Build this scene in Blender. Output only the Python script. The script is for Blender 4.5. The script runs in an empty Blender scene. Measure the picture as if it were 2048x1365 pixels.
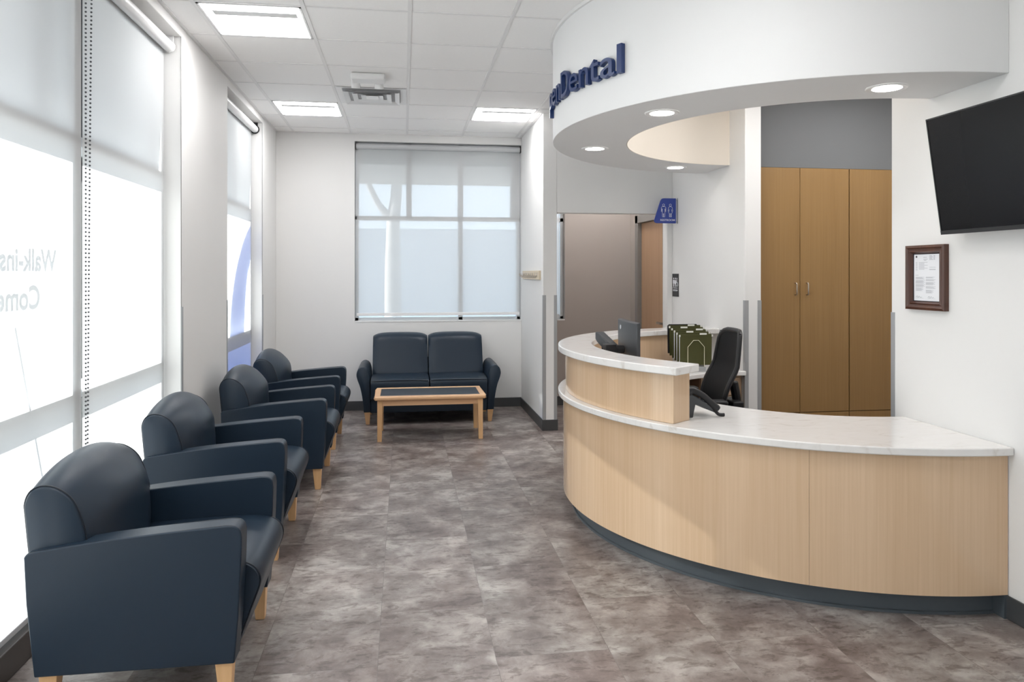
import bpy, bmesh, math, random
from mathutils import Vector, Matrix
random.seed(7)
PI = math.pi
scene = bpy.context.scene
COL = scene.collection

# ------------------------------------------------------------------ materials
def new_mat(name):
    m = bpy.data.materials.new(name); m.use_nodes = True
    nt = m.node_tree
    return m, nt, nt.nodes, nt.links, nt.nodes['Principled BSDF']

def plain(name, col, rough=0.5, metal=0.0, spec=0.5, bump=0.0, bscale=200, vary=0.0, vscale=8, coat=0.0):
    m, nt, N, L, P = new_mat(name)
    P.inputs['Base Color'].default_value = (*col, 1)
    P.inputs['Roughness'].default_value = rough
    P.inputs['Metallic'].default_value = metal
    P.inputs['Specular IOR Level'].default_value = spec
    P.inputs['Coat Weight'].default_value = coat
    tc = N.new('ShaderNodeTexCoord')
    nz = N.new('ShaderNodeTexNoise'); nz.inputs['Scale'].default_value = vscale; nz.inputs['Detail'].default_value = 4
    L.new(tc.outputs['Object'], nz.inputs['Vector'])
    mx = N.new('ShaderNodeMix'); mx.data_type = 'RGBA'
    mx.inputs[6].default_value = (*[c * (1 - vary) for c in col], 1)
    mx.inputs[7].default_value = (*[min(1, c * (1 + vary)) for c in col], 1)
    L.new(nz.outputs['Fac'], mx.inputs[0]); L.new(mx.outputs[2], P.inputs['Base Color'])
    if bump:
        n2 = N.new('ShaderNodeTexNoise'); n2.inputs['Scale'].default_value = bscale; n2.inputs['Detail'].default_value = 3
        L.new(tc.outputs['Object'], n2.inputs['Vector'])
        b = N.new('ShaderNodeBump'); b.inputs['Strength'].default_value = bump; b.inputs['Distance'].default_value = 0.002
        L.new(n2.outputs['Fac'], b.inputs['Height']); L.new(b.outputs['Normal'], P.inputs['Normal'])
    return m

def wood(name, dark, light, rough=0.3, axis=2, fine=70, spec=0.5, streak=1.3):
    m, nt, N, L, P = new_mat(name)
    tc = N.new('ShaderNodeTexCoord'); mp = N.new('ShaderNodeMapping')
    s = [fine, fine, fine]; s[axis] = streak
    mp.inputs['Scale'].default_value = s
    L.new(tc.outputs['Object'], mp.inputs['Vector'])
    n1 = N.new('ShaderNodeTexNoise'); n1.inputs['Scale'].default_value = 1.0; n1.inputs['Detail'].default_value = 6; n1.inputs['Roughness'].default_value = 0.6
    L.new(mp.outputs['Vector'], n1.inputs['Vector'])
    mp2 = N.new('ShaderNodeMapping'); s2 = [7, 7, 7]; s2[axis] = 0.35
    mp2.inputs['Scale'].default_value = s2
    L.new(tc.outputs['Object'], mp2.inputs['Vector'])
    n2 = N.new('ShaderNodeTexNoise'); n2.inputs['Scale'].default_value = 1.0; n2.inputs['Detail'].default_value = 3
    L.new(mp2.outputs['Vector'], n2.inputs['Vector'])
    ad = N.new('ShaderNodeMath'); ad.operation = 'MULTIPLY_ADD'; ad.inputs[1].default_value = 0.55
    ml = N.new('ShaderNodeMath'); ml.operation = 'MULTIPLY'; ml.inputs[1].default_value = 0.45
    L.new(n2.outputs['Fac'], ml.inputs[0]); L.new(n1.outputs['Fac'], ad.inputs[0]); L.new(ml.outputs[0], ad.inputs[2])
    r = N.new('ShaderNodeValToRGB')
    r.color_ramp.elements[0].position = 0.3; r.color_ramp.elements[0].color = (*dark, 1)
    r.color_ramp.elements[1].position = 0.7; r.color_ramp.elements[1].color = (*light, 1)
    L.new(ad.outputs[0], r.inputs['Fac']); L.new(r.outputs['Color'], P.inputs['Base Color'])
    P.inputs['Roughness'].default_value = rough; P.inputs['Specular IOR Level'].default_value = spec
    return m

def emit(name, col, strength):
    m = bpy.data.materials.new(name); m.use_nodes = True
    N = m.node_tree.nodes; L = m.node_tree.links
    N.clear(); e = N.new('ShaderNodeEmission'); o = N.new('ShaderNodeOutputMaterial')
    e.inputs[0].default_value = (*col, 1); e.inputs[1].default_value = strength
    L.new(e.outputs[0], o.inputs[0])
    return m

def glass_pane(name, tint=(1, 1, 1), gloss=0.06):
    m = bpy.data.materials.new(name); m.use_nodes = True
    N = m.node_tree.nodes; L = m.node_tree.links; N.clear()
    t = N.new('ShaderNodeBsdfTransparent'); t.inputs[0].default_value = (*tint, 1)
    g = N.new('ShaderNodeBsdfGlossy'); g.inputs['Roughness'].default_value = 0.02
    f = N.new('ShaderNodeFresnel'); f.inputs['IOR'].default_value = 1.45
    mx = N.new('ShaderNodeMixShader'); o = N.new('ShaderNodeOutputMaterial')
    L.new(f.outputs[0], mx.inputs[0]); L.new(t.outputs[0], mx.inputs[1]); L.new(g.outputs[0], mx.inputs[2]); L.new(mx.outputs[0], o.inputs[0])
    return m

def shade_mat(name, transl=(0.62, 0.62, 0.62), diff=(0.8, 0.8, 0.8), openness=0.06):
    m = bpy.data.materials.new(name); m.use_nodes = True
    N = m.node_tree.nodes; L = m.node_tree.links; N.clear()
    t = N.new('ShaderNodeBsdfTranslucent'); t.inputs[0].default_value = (*transl, 1)
    d = N.new('ShaderNodeBsdfDiffuse'); d.inputs[0].default_value = (*diff, 1)
    tr = N.new('ShaderNodeBsdfTransparent'); tr.inputs[0].default_value = (1, 1, 1, 1)
    # a fine woven structure: slight threads in brightness
    tc = N.new('ShaderNodeTexCoord'); nz = N.new('ShaderNodeTexNoise'); nz.inputs['Scale'].default_value = 350
    L.new(tc.outputs['Object'], nz.inputs['Vector'])
    rp = N.new('ShaderNodeMapRange'); rp.inputs[3].default_value = 0.47; rp.inputs[4].default_value = 0.53
    L.new(nz.outputs['Fac'], rp.inputs[0])
    m1 = N.new('ShaderNodeMixShader'); L.new(rp.outputs[0], m1.inputs[0])
    L.new(d.outputs[0], m1.inputs[1]); L.new(t.outputs[0], m1.inputs[2])
    m2 = N.new('ShaderNodeMixShader'); m2.inputs[0].default_value = openness
    L.new(m1.outputs[0], m2.inputs[1]); L.new(tr.outputs[0], m2.inputs[2])
    o = N.new('ShaderNodeOutputMaterial'); L.new(m2.outputs[0], o.inputs[0])
    return m

def floor_mat():
    m, nt, N, L, P = new_mat('vinyl_tile_floor')
    tc = N.new('ShaderNodeTexCoord')
    mp = N.new('ShaderNodeMapping'); mp.inputs['Rotation'].default_value = (0, 0, PI / 2); mp.inputs['Location'].default_value = (0.16, 0.10, 0)
    L.new(tc.outputs['Object'], mp.inputs['Vector'])
    br = N.new('ShaderNodeTexBrick'); br.offset = 0.5
    br.inputs['Scale'].default_value = 1.0; br.inputs['Brick Width'].default_value = 0.914; br.inputs['Row Height'].default_value = 0.457
    br.inputs['Mortar Size'].default_value = 0.0012; br.inputs['Mortar Smooth'].default_value = 0.3; br.inputs['Bias'].default_value = 0
    br.inputs['Color1'].default_value = (0, 0, 0, 1); br.inputs['Color2'].default_value = (1, 1, 1, 1); br.inputs['Mortar'].default_value = (0.5, 0.5, 0.5, 1)
    L.new(mp.outputs['Vector'], br.inputs['Vector'])
    # per tile offset of the cloudy pattern
    mo = N.new('ShaderNodeVectorMath'); mo.operation = 'MULTIPLY_ADD'; mo.inputs[1].default_value = (5.3, 3.1, 7.7)
    L.new(br.outputs['Color'], mo.inputs[0]); L.new(tc.outputs['Object'], mo.inputs[2])
    n1 = N.new('ShaderNodeTexNoise'); n1.inputs['Scale'].default_value = 5.2; n1.inputs['Detail'].default_value = 8; n1.inputs['Roughness'].default_value = 0.66; n1.inputs['Distortion'].default_value = 0.25
    n2 = N.new('ShaderNodeTexNoise'); n2.inputs['Scale'].default_value = 1.7; n2.inputs['Detail'].default_value = 4; n2.inputs['Distortion'].default_value = 0.3
    n3 = N.new('ShaderNodeTexNoise'); n3.inputs['Scale'].default_value = 17; n3.inputs['Detail'].default_value = 6; n3.inputs['Roughness'].default_value = 0.7; n3.inputs['Distortion'].default_value = 0.5
    ms = N.new('ShaderNodeMapping'); ms.inputs['Scale'].default_value = (0.75, 1.6, 1)
    L.new(mo.outputs[0], ms.inputs['Vector'])
    L.new(mo.outputs[0], n1.inputs['Vector']); L.new(mo.outputs[0], n2.inputs['Vector']); L.new(ms.outputs[0], n3.inputs['Vector'])
    r1 = N.new('ShaderNodeValToRGB'); e = r1.color_ramp.elements
    e[0].position = 0.32; e[0].color = (0.140, 0.112, 0.106, 1); e[1].position = 0.64; e[1].color = (0.395, 0.362, 0.345, 1)
    x = e.new(0.47); x.color = (0.222, 0.190, 0.181, 1)
    y = e.new(0.55); y.color = (0.302, 0.270, 0.258, 1)
    L.new(n1.outputs['Fac'], r1.inputs['Fac'])
    r2 = N.new('ShaderNodeValToRGB'); f = r2.color_ramp.elements
    f[0].position = 0.34; f[0].color = (0.80, 0.74, 0.72, 1); f[1].position = 0.64; f[1].color = (1.08, 1.10, 1.08, 1)
    L.new(n2.outputs['Fac'], r2.inputs['Fac'])
    r3 = N.new('ShaderNodeValToRGB'); g = r3.color_ramp.elements
    g[0].position = 0.40; g[0].color = (0.60, 0.57, 0.56, 1); g[1].position = 0.475; g[1].color = (1, 1, 1, 1)
    L.new(n3.outputs['Fac'], r3.inputs['Fac'])
    a = N.new('ShaderNodeMix'); a.data_type = 'RGBA'; a.blend_type = 'MULTIPLY'; a.inputs[0].default_value = 1.0
    L.new(r1.outputs['Color'], a.inputs[6]); L.new(r2.outputs['Color'], a.inputs[7])
    b = N.new('ShaderNodeMix'); b.data_type = 'RGBA'; b.blend_type = 'MULTIPLY'; b.inputs[0].default_value = 0.9
    L.new(a.outputs[2], b.inputs[6]); L.new(r3.outputs['Color'], b.inputs[7])
    # tile to tile brightness
    tv = N.new('ShaderNodeMapRange'); tv.inputs[3].default_value = 0.90; tv.inputs[4].default_value = 1.10
    L.new(br.outputs['Color'], tv.inputs[0])
    c = N.new('ShaderNodeMix'); c.data_type = 'RGBA'; c.blend_type = 'MULTIPLY'; c.inputs[0].default_value = 1.0
    L.new(b.outputs[2], c.inputs[6]); L.new(tv.outputs[0], c.inputs[7])
    d = N.new('ShaderNodeMix'); d.data_type = 'RGBA'
    mm = N.new('ShaderNodeMath'); mm.operation = 'MULTIPLY'; mm.inputs[1].default_value = 0.55
    L.new(br.outputs['Fac'], mm.inputs[0]); L.new(mm.outputs[0], d.inputs[0])
    L.new(c.outputs[2], d.inputs[6]); d.inputs[7].default_value = (0.09, 0.08, 0.075, 1)
    L.new(d.outputs[2], P.inputs['Base Color'])
    P.inputs['Roughness'].default_value = 0.34; P.inputs['Specular IOR Level'].default_value = 0.42
    bm_ = N.new('ShaderNodeBump'); bm_.inputs['Strength'].default_value = 0.12; bm_.inputs['Distance'].default_value = 0.002
    L.new(n3.outputs['Fac'], bm_.inputs['Height']); L.new(bm_.outputs['Normal'], P.inputs['Normal'])
    return m

def quartz_mat():
    m, nt, N, L, P = new_mat('white_quartz')
    tc = N.new('ShaderNodeTexCoord')
    n1 = N.new('ShaderNodeTexNoise'); n1.inputs['Scale'].default_value = 7; n1.inputs['Detail'].default_value = 8; n1.inputs['Distortion'].default_value = 1.5
    mp = N.new('ShaderNodeMapping'); mp.inputs['Rotation'].default_value = (0, 0, 0.5); mp.inputs['Scale'].default_value = (1, 2.2, 1)
    L.new(tc.outputs['Object'], mp.inputs['Vector']); L.new(mp.outputs[0], n1.inputs['Vector'])
    r = N.new('ShaderNodeValToRGB'); e = r.color_ramp.elements
    e[0].position = 0.28; e[0].color = (0.66, 0.625, 0.59, 1); e[1].position = 0.40; e[1].color = (0.765, 0.745, 0.725, 1)
    x = e.new(0.8); x.color = (0.80, 0.785, 0.77, 1)
    L.new(n1.outputs['Fac'], r.inputs['Fac']); L.new(r.outputs['Color'], P.inputs['Base Color'])
    P.inputs['Roughness'].default_value = 0.16
    return m

M = {}
M['wall'] = plain('white_wall_paint', (0.775, 0.768, 0.757), 0.62, spec=0.25, bump=0.08, bscale=260, vary=0.012, vscale=3)
M['soffit'] = plain('soffit_paint', (0.79, 0.79, 0.79), 0.6, spec=0.25, bump=0.05, bscale=260, vary=0.01, vscale=3)
M['cream'] = plain('warm_light_inner_paint', (0.72, 0.66, 0.58), 0.6, spec=0.25, vary=0.01)  # warmer light inside the soffit ring is put into this cream colour
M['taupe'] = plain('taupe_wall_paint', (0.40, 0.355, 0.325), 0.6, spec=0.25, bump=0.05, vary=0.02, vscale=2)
M['grey_paint'] = plain('grey_bulkhead_paint', (0.17, 0.175, 0.18), 0.6, spec=0.25, vary=0.02, vscale=2)
M['tile'] = plain('ceiling_tile', (0.92, 0.91, 0.90), 0.8, spec=0.15, bump=0.25, bscale=420, vary=0.02, vscale=60)
M['tee'] = plain('ceiling_grid_metal', (0.80, 0.79, 0.785), 0.5, spec=0.3)
M['floor'] = floor_mat()
M['base'] = plain('charcoal_vinyl_base', (0.058, 0.060, 0.063), 0.38, spec=0.5, vary=0.06, vscale=20)
M['toe'] = plain('slate_vinyl_toe_kick', (0.075, 0.088, 0.10), 0.35, spec=0.5, vary=0.05, vscale=20)
M['vinyl'] = plain('navy_vinyl', (0.0105, 0.0215, 0.0375), 0.40, spec=0.34, bump=0.10, bscale=900, vary=0.04, vscale=30)
M['vinyl_seam'] = plain('navy_seam_piping', (0.006, 0.010, 0.017), 0.42, spec=0.35)
M['maple'] = wood('maple_leg_wood', (0.62, 0.36, 0.17), (0.76, 0.48, 0.25), 0.38, 2, 60)
M['maple_x'] = wood('maple_table_wood', (0.62, 0.36, 0.19), (0.76, 0.49, 0.29), 0.36, 0, 60)
M['oak'] = wood('light_oak_laminate', (0.59, 0.405, 0.255), (0.705, 0.515, 0.35), 0.15, 2, 80)
M['oak_dark'] = wood('honey_oak_laminate', (0.255, 0.142, 0.048), (0.325, 0.190, 0.070), 0.42, 2, 80)
M['door_wood'] = wood('door_veneer', (0.36, 0.215, 0.125), (0.46, 0.29, 0.18), 0.4, 2, 45)
M['quartz'] = quartz_mat()
M['alu'] = plain('window_aluminium', (0.62, 0.64, 0.66), 0.38, metal=0.6, spec=0.5)
M['white_plastic'] = plain('white_plastic', (0.78, 0.78, 0.78), 0.4)
M['white_metal'] = plain('white_enamel', (0.80, 0.80, 0.80), 0.35, spec=0.5)
M['steel_guard'] = plain('grey_corner_guard', (0.38, 0.39, 0.40), 0.42, metal=0.3)
M['chrome'] = plain('brushed_nickel', (0.55, 0.50, 0.45), 0.28, metal=1.0)
M['black'] = plain('black_plastic', (0.014, 0.014, 0.016), 0.42, spec=0.4)
M['black_mesh'] = plain('black_mesh_fabric', (0.010, 0.010, 0.011), 0.75, spec=0.2, bump=0.5, bscale=700)
M['dark_grey'] = plain('dark_grey_plastic', (0.045, 0.048, 0.053), 0.42)
M['screen'] = plain('tv_screen', (0.008, 0.008, 0.0085), 0.22, spec=0.16)
M['tv_frame'] = plain('tv_bezel', (0.020, 0.020, 0.021), 0.35)
M['navy_sign'] = plain('navy_sign_acrylic', (0.012, 0.035, 0.135), 0.35)
M['blue_sign'] = plain('blue_sign_acrylic', (0.030, 0.060, 0.32), 0.35)
M['white_ink'] = plain('white_sign_ink', (0.85, 0.86, 0.9), 0.5)
M['black_sign'] = plain('black_sign_plastic', (0.014, 0.014, 0.018), 0.45)
M['walnut'] = wood('dark_walnut_frame', (0.045, 0.016, 0.010), (0.115, 0.045, 0.026), 0.3, 2, 90)
M['paper'] = plain('white_paper', (0.78, 0.79, 0.82), 0.7)
M['ink'] = plain('grey_print', (0.36, 0.37, 0.40), 0.7)
M['ink_dark'] = plain('dark_print', (0.08, 0.08, 0.09), 0.7)
M['mat_dark'] = plain('dark_frame_liner', (0.012, 0.014, 0.024), 0.5)
M['folder'] = plain('olive_file_folder', (0.062, 0.062, 0.014), 0.7, vary=0.08, vscale=25)
M['wire'] = plain('cream_wire', (0.72, 0.68, 0.50), 0.4)
M['tab'] = plain('white_folder_tab', (0.72, 0.72, 0.66), 0.5)
M['clear'] = glass_pane('clear_acrylic', (0.96, 0.97, 1.0))
M['glass'] = glass_pane('window_glass', (0.92, 0.95, 0.95))
M['film'] = glass_pane('blue_window_film', (0.24, 0.31, 0.50))
M['film2'] = glass_pane('pale_blue_window_film', (0.24, 0.30, 0.48))
M['vinyl_text'] = plain('pale_window_lettering_vinyl', (0.55, 0.57, 0.60), 0.5)
M['shade'] = shade_mat('white_screen_shade', openness=0.05)
M['shade_back'] = shade_mat('white_screen_shade_back', (0.78, 0.78, 0.78), (0.78, 0.78, 0.78), openness=0.18)
M['lamp'] = emit('troffer_diffuser_glow', (1.0, 0.99, 0.985), 12.0)
M['down'] = emit('downlight_glow', (1.0, 0.96, 0.90), 16.0)
M['slate_top'] = plain('slate_laminate', (0.030, 0.036, 0.045), 0.35, vary=0.25, vscale=160)
M['outside_concrete'] = plain('pale_concrete', (0.20, 0.197, 0.19), 0.9, vary=0.05, vscale=1)
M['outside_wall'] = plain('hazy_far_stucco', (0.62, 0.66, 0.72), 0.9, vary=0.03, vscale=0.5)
M['canopy'] = plain('canopy_metal', (0.72, 0.72, 0.72), 0.6)
M['bark'] = plain('pale_bark', (0.50, 0.47, 0.45), 0.9, vary=0.2, vscale=10)
M['beige'] = plain('pale_wood_board', (0.66, 0.56, 0.42), 0.5)

# ------------------------------------------------------------------ mesh helpers
def box(bm, x0, x1, y0, y1, z0, z1):
    r = bmesh.ops.create_cube(bm, size=1.0)
    for v in r['verts']:
        v.co = Vector(((x0 + x1) / 2 + v.co.x * (x1 - x0), (y0 + y1) / 2 + v.co.y * (y1 - y0), (z0 + z1) / 2 + v.co.z * (z1 - z0)))
    return r['verts']

def xform(verts, mat):
    for v in verts: v.co = mat @ v.co

def frustum(bm, c0, a0, c1, a1):
    """tapered square post from centre c0 half size a0 to c1 half size a1"""
    def ring(c, a): return [bm.verts.new((c[0] + sx * a[0], c[1] + sy * a[1], c[2])) for sx, sy in ((-1, -1), (1, -1), (1, 1), (-1, 1))]
    A = ring(c0, a0); B = ring(c1, a1)
    bm.faces.new(A[::-1]); bm.faces.new(B)
    for i in range(4): bm.faces.new((A[i], A[(i + 1) % 4], B[(i + 1) % 4], B[i]))

def prism(bm, pts, axis, a, b):
    """closed outline pts in the plane across axis ('x','y','z'), extruded from a to b"""
    def P(p, t):
        if axis == 'y': return (p[0], t, p[1])
        if axis == 'x': return (t, p[0], p[1])
        return (p[0], p[1], t)
    A = [bm.verts.new(P(p, a)) for p in pts]; B = [bm.verts.new(P(p, b)) for p in pts]
    n = len(pts)
    f1 = bm.faces.new(A); f2 = bm.faces.new(B[::-1])
    for i in range(n): bm.faces.new((A[i], B[i], B[(i + 1) % n], A[(i + 1) % n]))
    return A + B

def loft(bm, secs, cap=True):
    R = [[bm.verts.new(p) for p in s] for s in secs]; n = len(secs[0])
    for a, b in zip(R, R[1:]):
        for i in range(n): bm.faces.new((a[i], a[(i + 1) % n], b[(i + 1) % n], b[i]))
    if cap: bm.faces.new(R[0][::-1]); bm.faces.new(R[-1])

def tube(bm, pts, r, seg=8, closed=False, cap=True):
    pts = [Vector(p) for p in pts]; n = len(pts); rings = []
    up = Vector((0, 0, 1)); last = None
    for i, p in enumerate(pts):
        if closed: d = (pts[(i + 1) % n] - pts[i - 1]).normalized()
        else: d = (pts[min(i + 1, n - 1)] - pts[max(i - 1, 0)]).normalized()
        if last is None:
            u = up if abs(d.dot(up)) < 0.95 else Vector((1, 0, 0))
            s = d.cross(u).normalized()
        else:
            s = (last - d * last.dot(d)).normalized()
        last = s; t = d.cross(s)
        rr = r[i] if isinstance(r, (list, tuple)) else r
        rings.append([bm.verts.new(p + (s * math.cos(2 * PI * k / seg) + t * math.sin(2 * PI * k / seg)) * rr) for k in range(seg)])
    m = n if closed else n - 1
    for i in range(m):
        a, b = rings[i], rings[(i + 1) % n]
        for k in range(seg): bm.faces.new((a[k], a[(k + 1) % seg], b[(k + 1) % seg], b[k]))
    if not closed and cap: bm.faces.new(rings[0][::-1]); bm.faces.new(rings[-1])

def cyl(bm, p0, p1, r, seg=20, r1=None):
    tube(bm, [p0, p1], [r, r if r1 is None else r1], seg)

def lathe(bm, c, prof, seg=32):
    """prof list of (r,z) about vertical axis through c"""
    rows = []
    for r, z in prof:
        rows.append([bm.verts.new((c[0] + r * math.cos(2 * PI * k / seg), c[1] + r * math.sin(2 * PI * k / seg), c[2] + z)) for k in range(seg)])
    for a, b in zip(rows, rows[1:]):
        for k in range(seg): bm.faces.new((a[k], a[(k + 1) % seg], b[(k + 1) % seg], b[k]))
    return rows

def ring(bm, c, r0, r1, a0, a1, z0, z1, seg=96):
    """sector of a ring wall between radii r0<r1 and angles in degrees"""
    secs = []
    for i in range(seg + 1):
        a = math.radians(a0 + (a1 - a0) * i / seg); co, si = math.cos(a), math.sin(a)
        secs.append([(c[0] + r * co, c[1] + r * si, z) for r, z in ((r0, z0), (r1, z0), (r1, z1), (r0, z1))])
    loft(bm, secs)

ROOTINV = {}
def obj(name, bm, mat, parent=None, bevel=0.0, bseg=2, smooth=35, kind=None, label=None):
    bmesh.ops.remove_doubles(bm, verts=bm.verts, dist=1e-6)
    bmesh.ops.recalc_face_normals(bm, faces=bm.faces)
    if parent is not None:
        inv = ROOTINV.get(parent.name)
        if inv is not None: bmesh.ops.transform(bm, matrix=inv, verts=bm.verts)
    me = bpy.data.meshes.new(name); bm.to_mesh(me); bm.free()
    for p in me.polygons: p.use_smooth = True
    me.set_sharp_from_angle(angle=math.radians(smooth))
    me.materials.append(mat)
    o = bpy.data.objects.new(name, me); COL.objects.link(o)
    if parent is not None:
        o.parent = parent
        if parent.name in ROOTINV: ROOTINV[o.name] = ROOTINV[parent.name]
    if bevel:
        b = o.modifiers.new('bevel', 'BEVEL'); b.width = bevel; b.segments = bseg; b.limit_method = 'ANGLE'; b.angle_limit = math.radians(40)
    if kind: o['kind'] = kind
    if label: o['label'] = label
    return o

def thing(name, label, cat, loc=(0, 0, 0), rz=0.0, group=None, kind=None):
    o = bpy.data.objects.new(name, None); COL.objects.link(o)
    o.location = loc; o.rotation_euler = (0, 0, rz); o.empty_display_size = 0.1
    if kind: o['kind'] = kind
    else: o['label'] = label; o['category'] = cat
    if group: o['group'] = group
    ROOTINV[o.name] = (Matrix.Translation(loc) @ Matrix.Rotation(rz, 4, 'Z')).inverted()
    return o

def tag(o, label, cat, group=None):
    o['label'] = label; o['category'] = cat
    if group: o['group'] = group
    return o

def dup(root, loc, rz=0.0, label=None):
    r = root.copy(); COL.objects.link(r); r.location = loc; r.rotation_euler = (0, 0, rz)
    if label: r['label'] = label
    for ch in list(root.children):
        c = ch.copy(); COL.objects.link(c); c.parent = r
        for g in list(ch.children):
            d = g.copy(); COL.objects.link(d); d.parent = c
    return r

def B(): return bmesh.new()
def struct(name, bm, mat, parent=None, **k): return obj(name, bm, mat, parent, kind='structure' if parent is None else None, **k)

def text_mesh(body, size=1.0, extrude=0.0, offset=0.0, align='LEFT'):
    """returns a fresh mesh of the text in its own xy plane"""
    cu = bpy.data.curves.new('txt', 'FONT'); cu.body = body; cu.size = size; cu.extrude = extrude; cu.offset = offset; cu.align_x = align
    cu.resolution_u = 6
    o = bpy.data.objects.new('txt', cu); COL.objects.link(o)
    bpy.context.view_layer.update()
    dg = bpy.context.evaluated_depsgraph_get()
    me = bpy.data.meshes.new_from_object(o.evaluated_get(dg))
    bpy.data.objects.remove(o); bpy.data.curves.remove(cu)
    bm = B(); bm.from_mesh(me); bpy.data.meshes.remove(me)
    return bm

def place_text(bm, origin, ux, uy, un):
    """map text x,y,z to world axes"""
    o, ux, uy, un = Vector(origin), Vector(ux), Vector(uy), Vector(un)
    for v in bm.verts: v.co = o + ux * v.co.x + uy * v.co.y + un * v.co.z
    return bm

# ------------------------------------------------------------------ room dimensions
H = 3.05
XL, XR = -1.374, 2.613
YB, YF = 8.36, -3.6
YP = 7.03                      # plane of the partition end and the header
PX0, PX1 = 1.320, 1.455        # partition
WT = 0.132                     # inner wall thickness
DC = (2.613, 4.51)             # centre of the desk
SC = (2.613, 4.565)            # centre of the soffit

bm = B(); box(bm, -1.9, 5.0, YF - 0.1, YB + 0.25, -0.12, 0.0); struct('floor', bm, M['floor'])
bm = B(); box(bm, -1.9, 5.0, YF - 0.1, YB + 0.25, H, H + 0.12); struct('ceiling', bm, M['tile'])

# ceiling grid: exposed tees
bm = B()
GX = [-1.185, -0.5755, 0.034, 0.6435, 1.253, 1.8626, 2.472]
GY = [4.42 + 0.6096 * i for i in range(-13, 7)]
for x in GX:
    box(bm, x - 0.012, x + 0.012, YF, YB if x < PX0 else YP, H - 0.004, H + 0.01)
for y in GY:
    x1 = PX0 if y > YP else XR
    box(bm, XL, x1, y - 0.009, y + 0.009, H - 0.003, H + 0.01)
box(bm, XL, XL + 0.022, YF, YB, H - 0.005, H + 0.01)
box(bm, XL, PX0, YB - 0.022, YB, H - 0.005, H + 0.01)
box(bm, PX0 - 0.022, PX0, YP, YB, H - 0.005, H + 0.01)
struct('trim_1', bm, M['tee'])

# walls ------------------------------------------------------------
W1 = (-2.9, 4.896); W2 = (6.121, 7.585); WH = 2.985
bm = B()
box(bm, XL - 0.33, XL, YF, W1[0], 0, H)
box(bm, XL - 0.33, XL, W1[1], W2[0], 0, H)
box(bm, XL - 0.33, XL, W2[1], YB + 0.2, 0, H)
box(bm, XL - 0.33, XL, W1[0], W1[1], WH, H)
box(bm, XL - 0.33, XL, W2[0], W2[1], WH, H)
struct('wall_left', bm, M['wall'], bevel=0.004)

BW = (-0.540, PX0, 0.972, 2.966); HW = (PX1, 1.825, 0.972, 2.966)
bm = B()
box(bm, XL, BW[0], YB, YB + 0.2, 0, H)
box(bm, BW[0], BW[1], YB, YB + 0.2, 0, BW[2])
box(bm, BW[0], BW[1], YB, YB + 0.2, BW[3], H)
box(bm, BW[1], PX1, YB, YB + 0.2, 0, H)
struct('wall_back', bm, M['wall'], bevel=0.003)
bm = B()
box(bm, HW[0], HW[1], YB, YB + 0.2, 0, HW[2])
box(bm, HW[0], HW[1], YB, YB + 0.2, HW[3], H)
box(bm, HW[1], 2.75, YB, YB + 0.2, 0, H)
struct('wall_hallway_back', bm, M['taupe'])

bm = B()
box(bm, PX0, PX1, YP, YB, 0, H)                                 # partition by the sofa
box(bm, PX1, XR - 0.05, YP, YP + WT, 2.094, H)                   # header over the hallway opening
box(bm, XR - 0.05, XR, YP, YP + WT, 0, H)
struct('wall_partition', bm, M['wall'], bevel=0.004)

bm = B()
box(bm, XR, XR + WT, YF, 3.698, 0, H)
box(bm, XR, XR + WT, 5.45, YP + WT, 0, H)
struct('wall_right', bm, M['wall'], bevel=0.004)
# hallway right wall with door opening y 7.2..8.05
bm = B()
box(bm, XR - 0.013, XR + WT, 8.14, YB, 0, H); box(bm, XR - 0.013, XR + WT, YP + WT, 8.14, 2.16, H)
struct('wall_hallway_right', bm, M['taupe'])
bm = B()
fx = XR - 0.028
box(bm, fx, XR + WT, 8.05, 8.14, 0, 2.16); box(bm, fx, XR + WT, YP + WT, YP + WT + 0.03, 0, 2.16); box(bm, fx, XR + WT, YP + WT, 8.14, 2.07, 2.16)
dfr = struct('door_1', bm, plain('door_frame_grey', (0.21, 0.20, 0.19), 0.45), bevel=0.003)
bm = B(); box(bm, XR + 0.02, XR + 0.065, YP + WT + 0.032, 8.048, 0.01, 2.068); obj('door_leaf', bm, M['door_wood'], dfr)
bm = B(); cyl(bm, (XR + 0.02, 7.26, 1.0), (XR - 0.04, 7.26, 1.0), 0.012, 12); box(bm, XR - 0.05, XR - 0.03, 7.25, 7.37, 0.99, 1.01); box(bm, XR + 0.012, XR + 0.02, 7.225, 7.295, 0.93, 1.07)
obj('door_handle', bm, M['chrome'], dfr)

# niche beside the desk: side wall, far bulkhead and end
CABY = 5.75
bm = B(); box(bm, 2.73, 4.55, CABY + 0.012, CABY + 0.4, 2.384, H); struct('wall_niche_back', bm, M['grey_paint'])
bm = B(); box(bm, 4.40, 4.55, 3.3, CABY, 0, H); box(bm, XR + WT, 4.55, 3.3, 3.45, 0, H); struct('wall_niche_side', bm, M['wall'])

# front wall of the room behind the photographer, with a large glazed opening
bm = B()
box(bm, XL - 0.33, -1.1, YF - 0.2, YF, 0, H); box(bm, 0.1, XR + WT, YF - 0.2, YF, 0, H); box(bm, -1.1, 0.1, YF - 0.2, YF, 2.6, H)
box(bm, -1.1, 0.1, YF - 0.2, YF, 0, 0.12)
struct('wall_front', bm, M['wall'])

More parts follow.
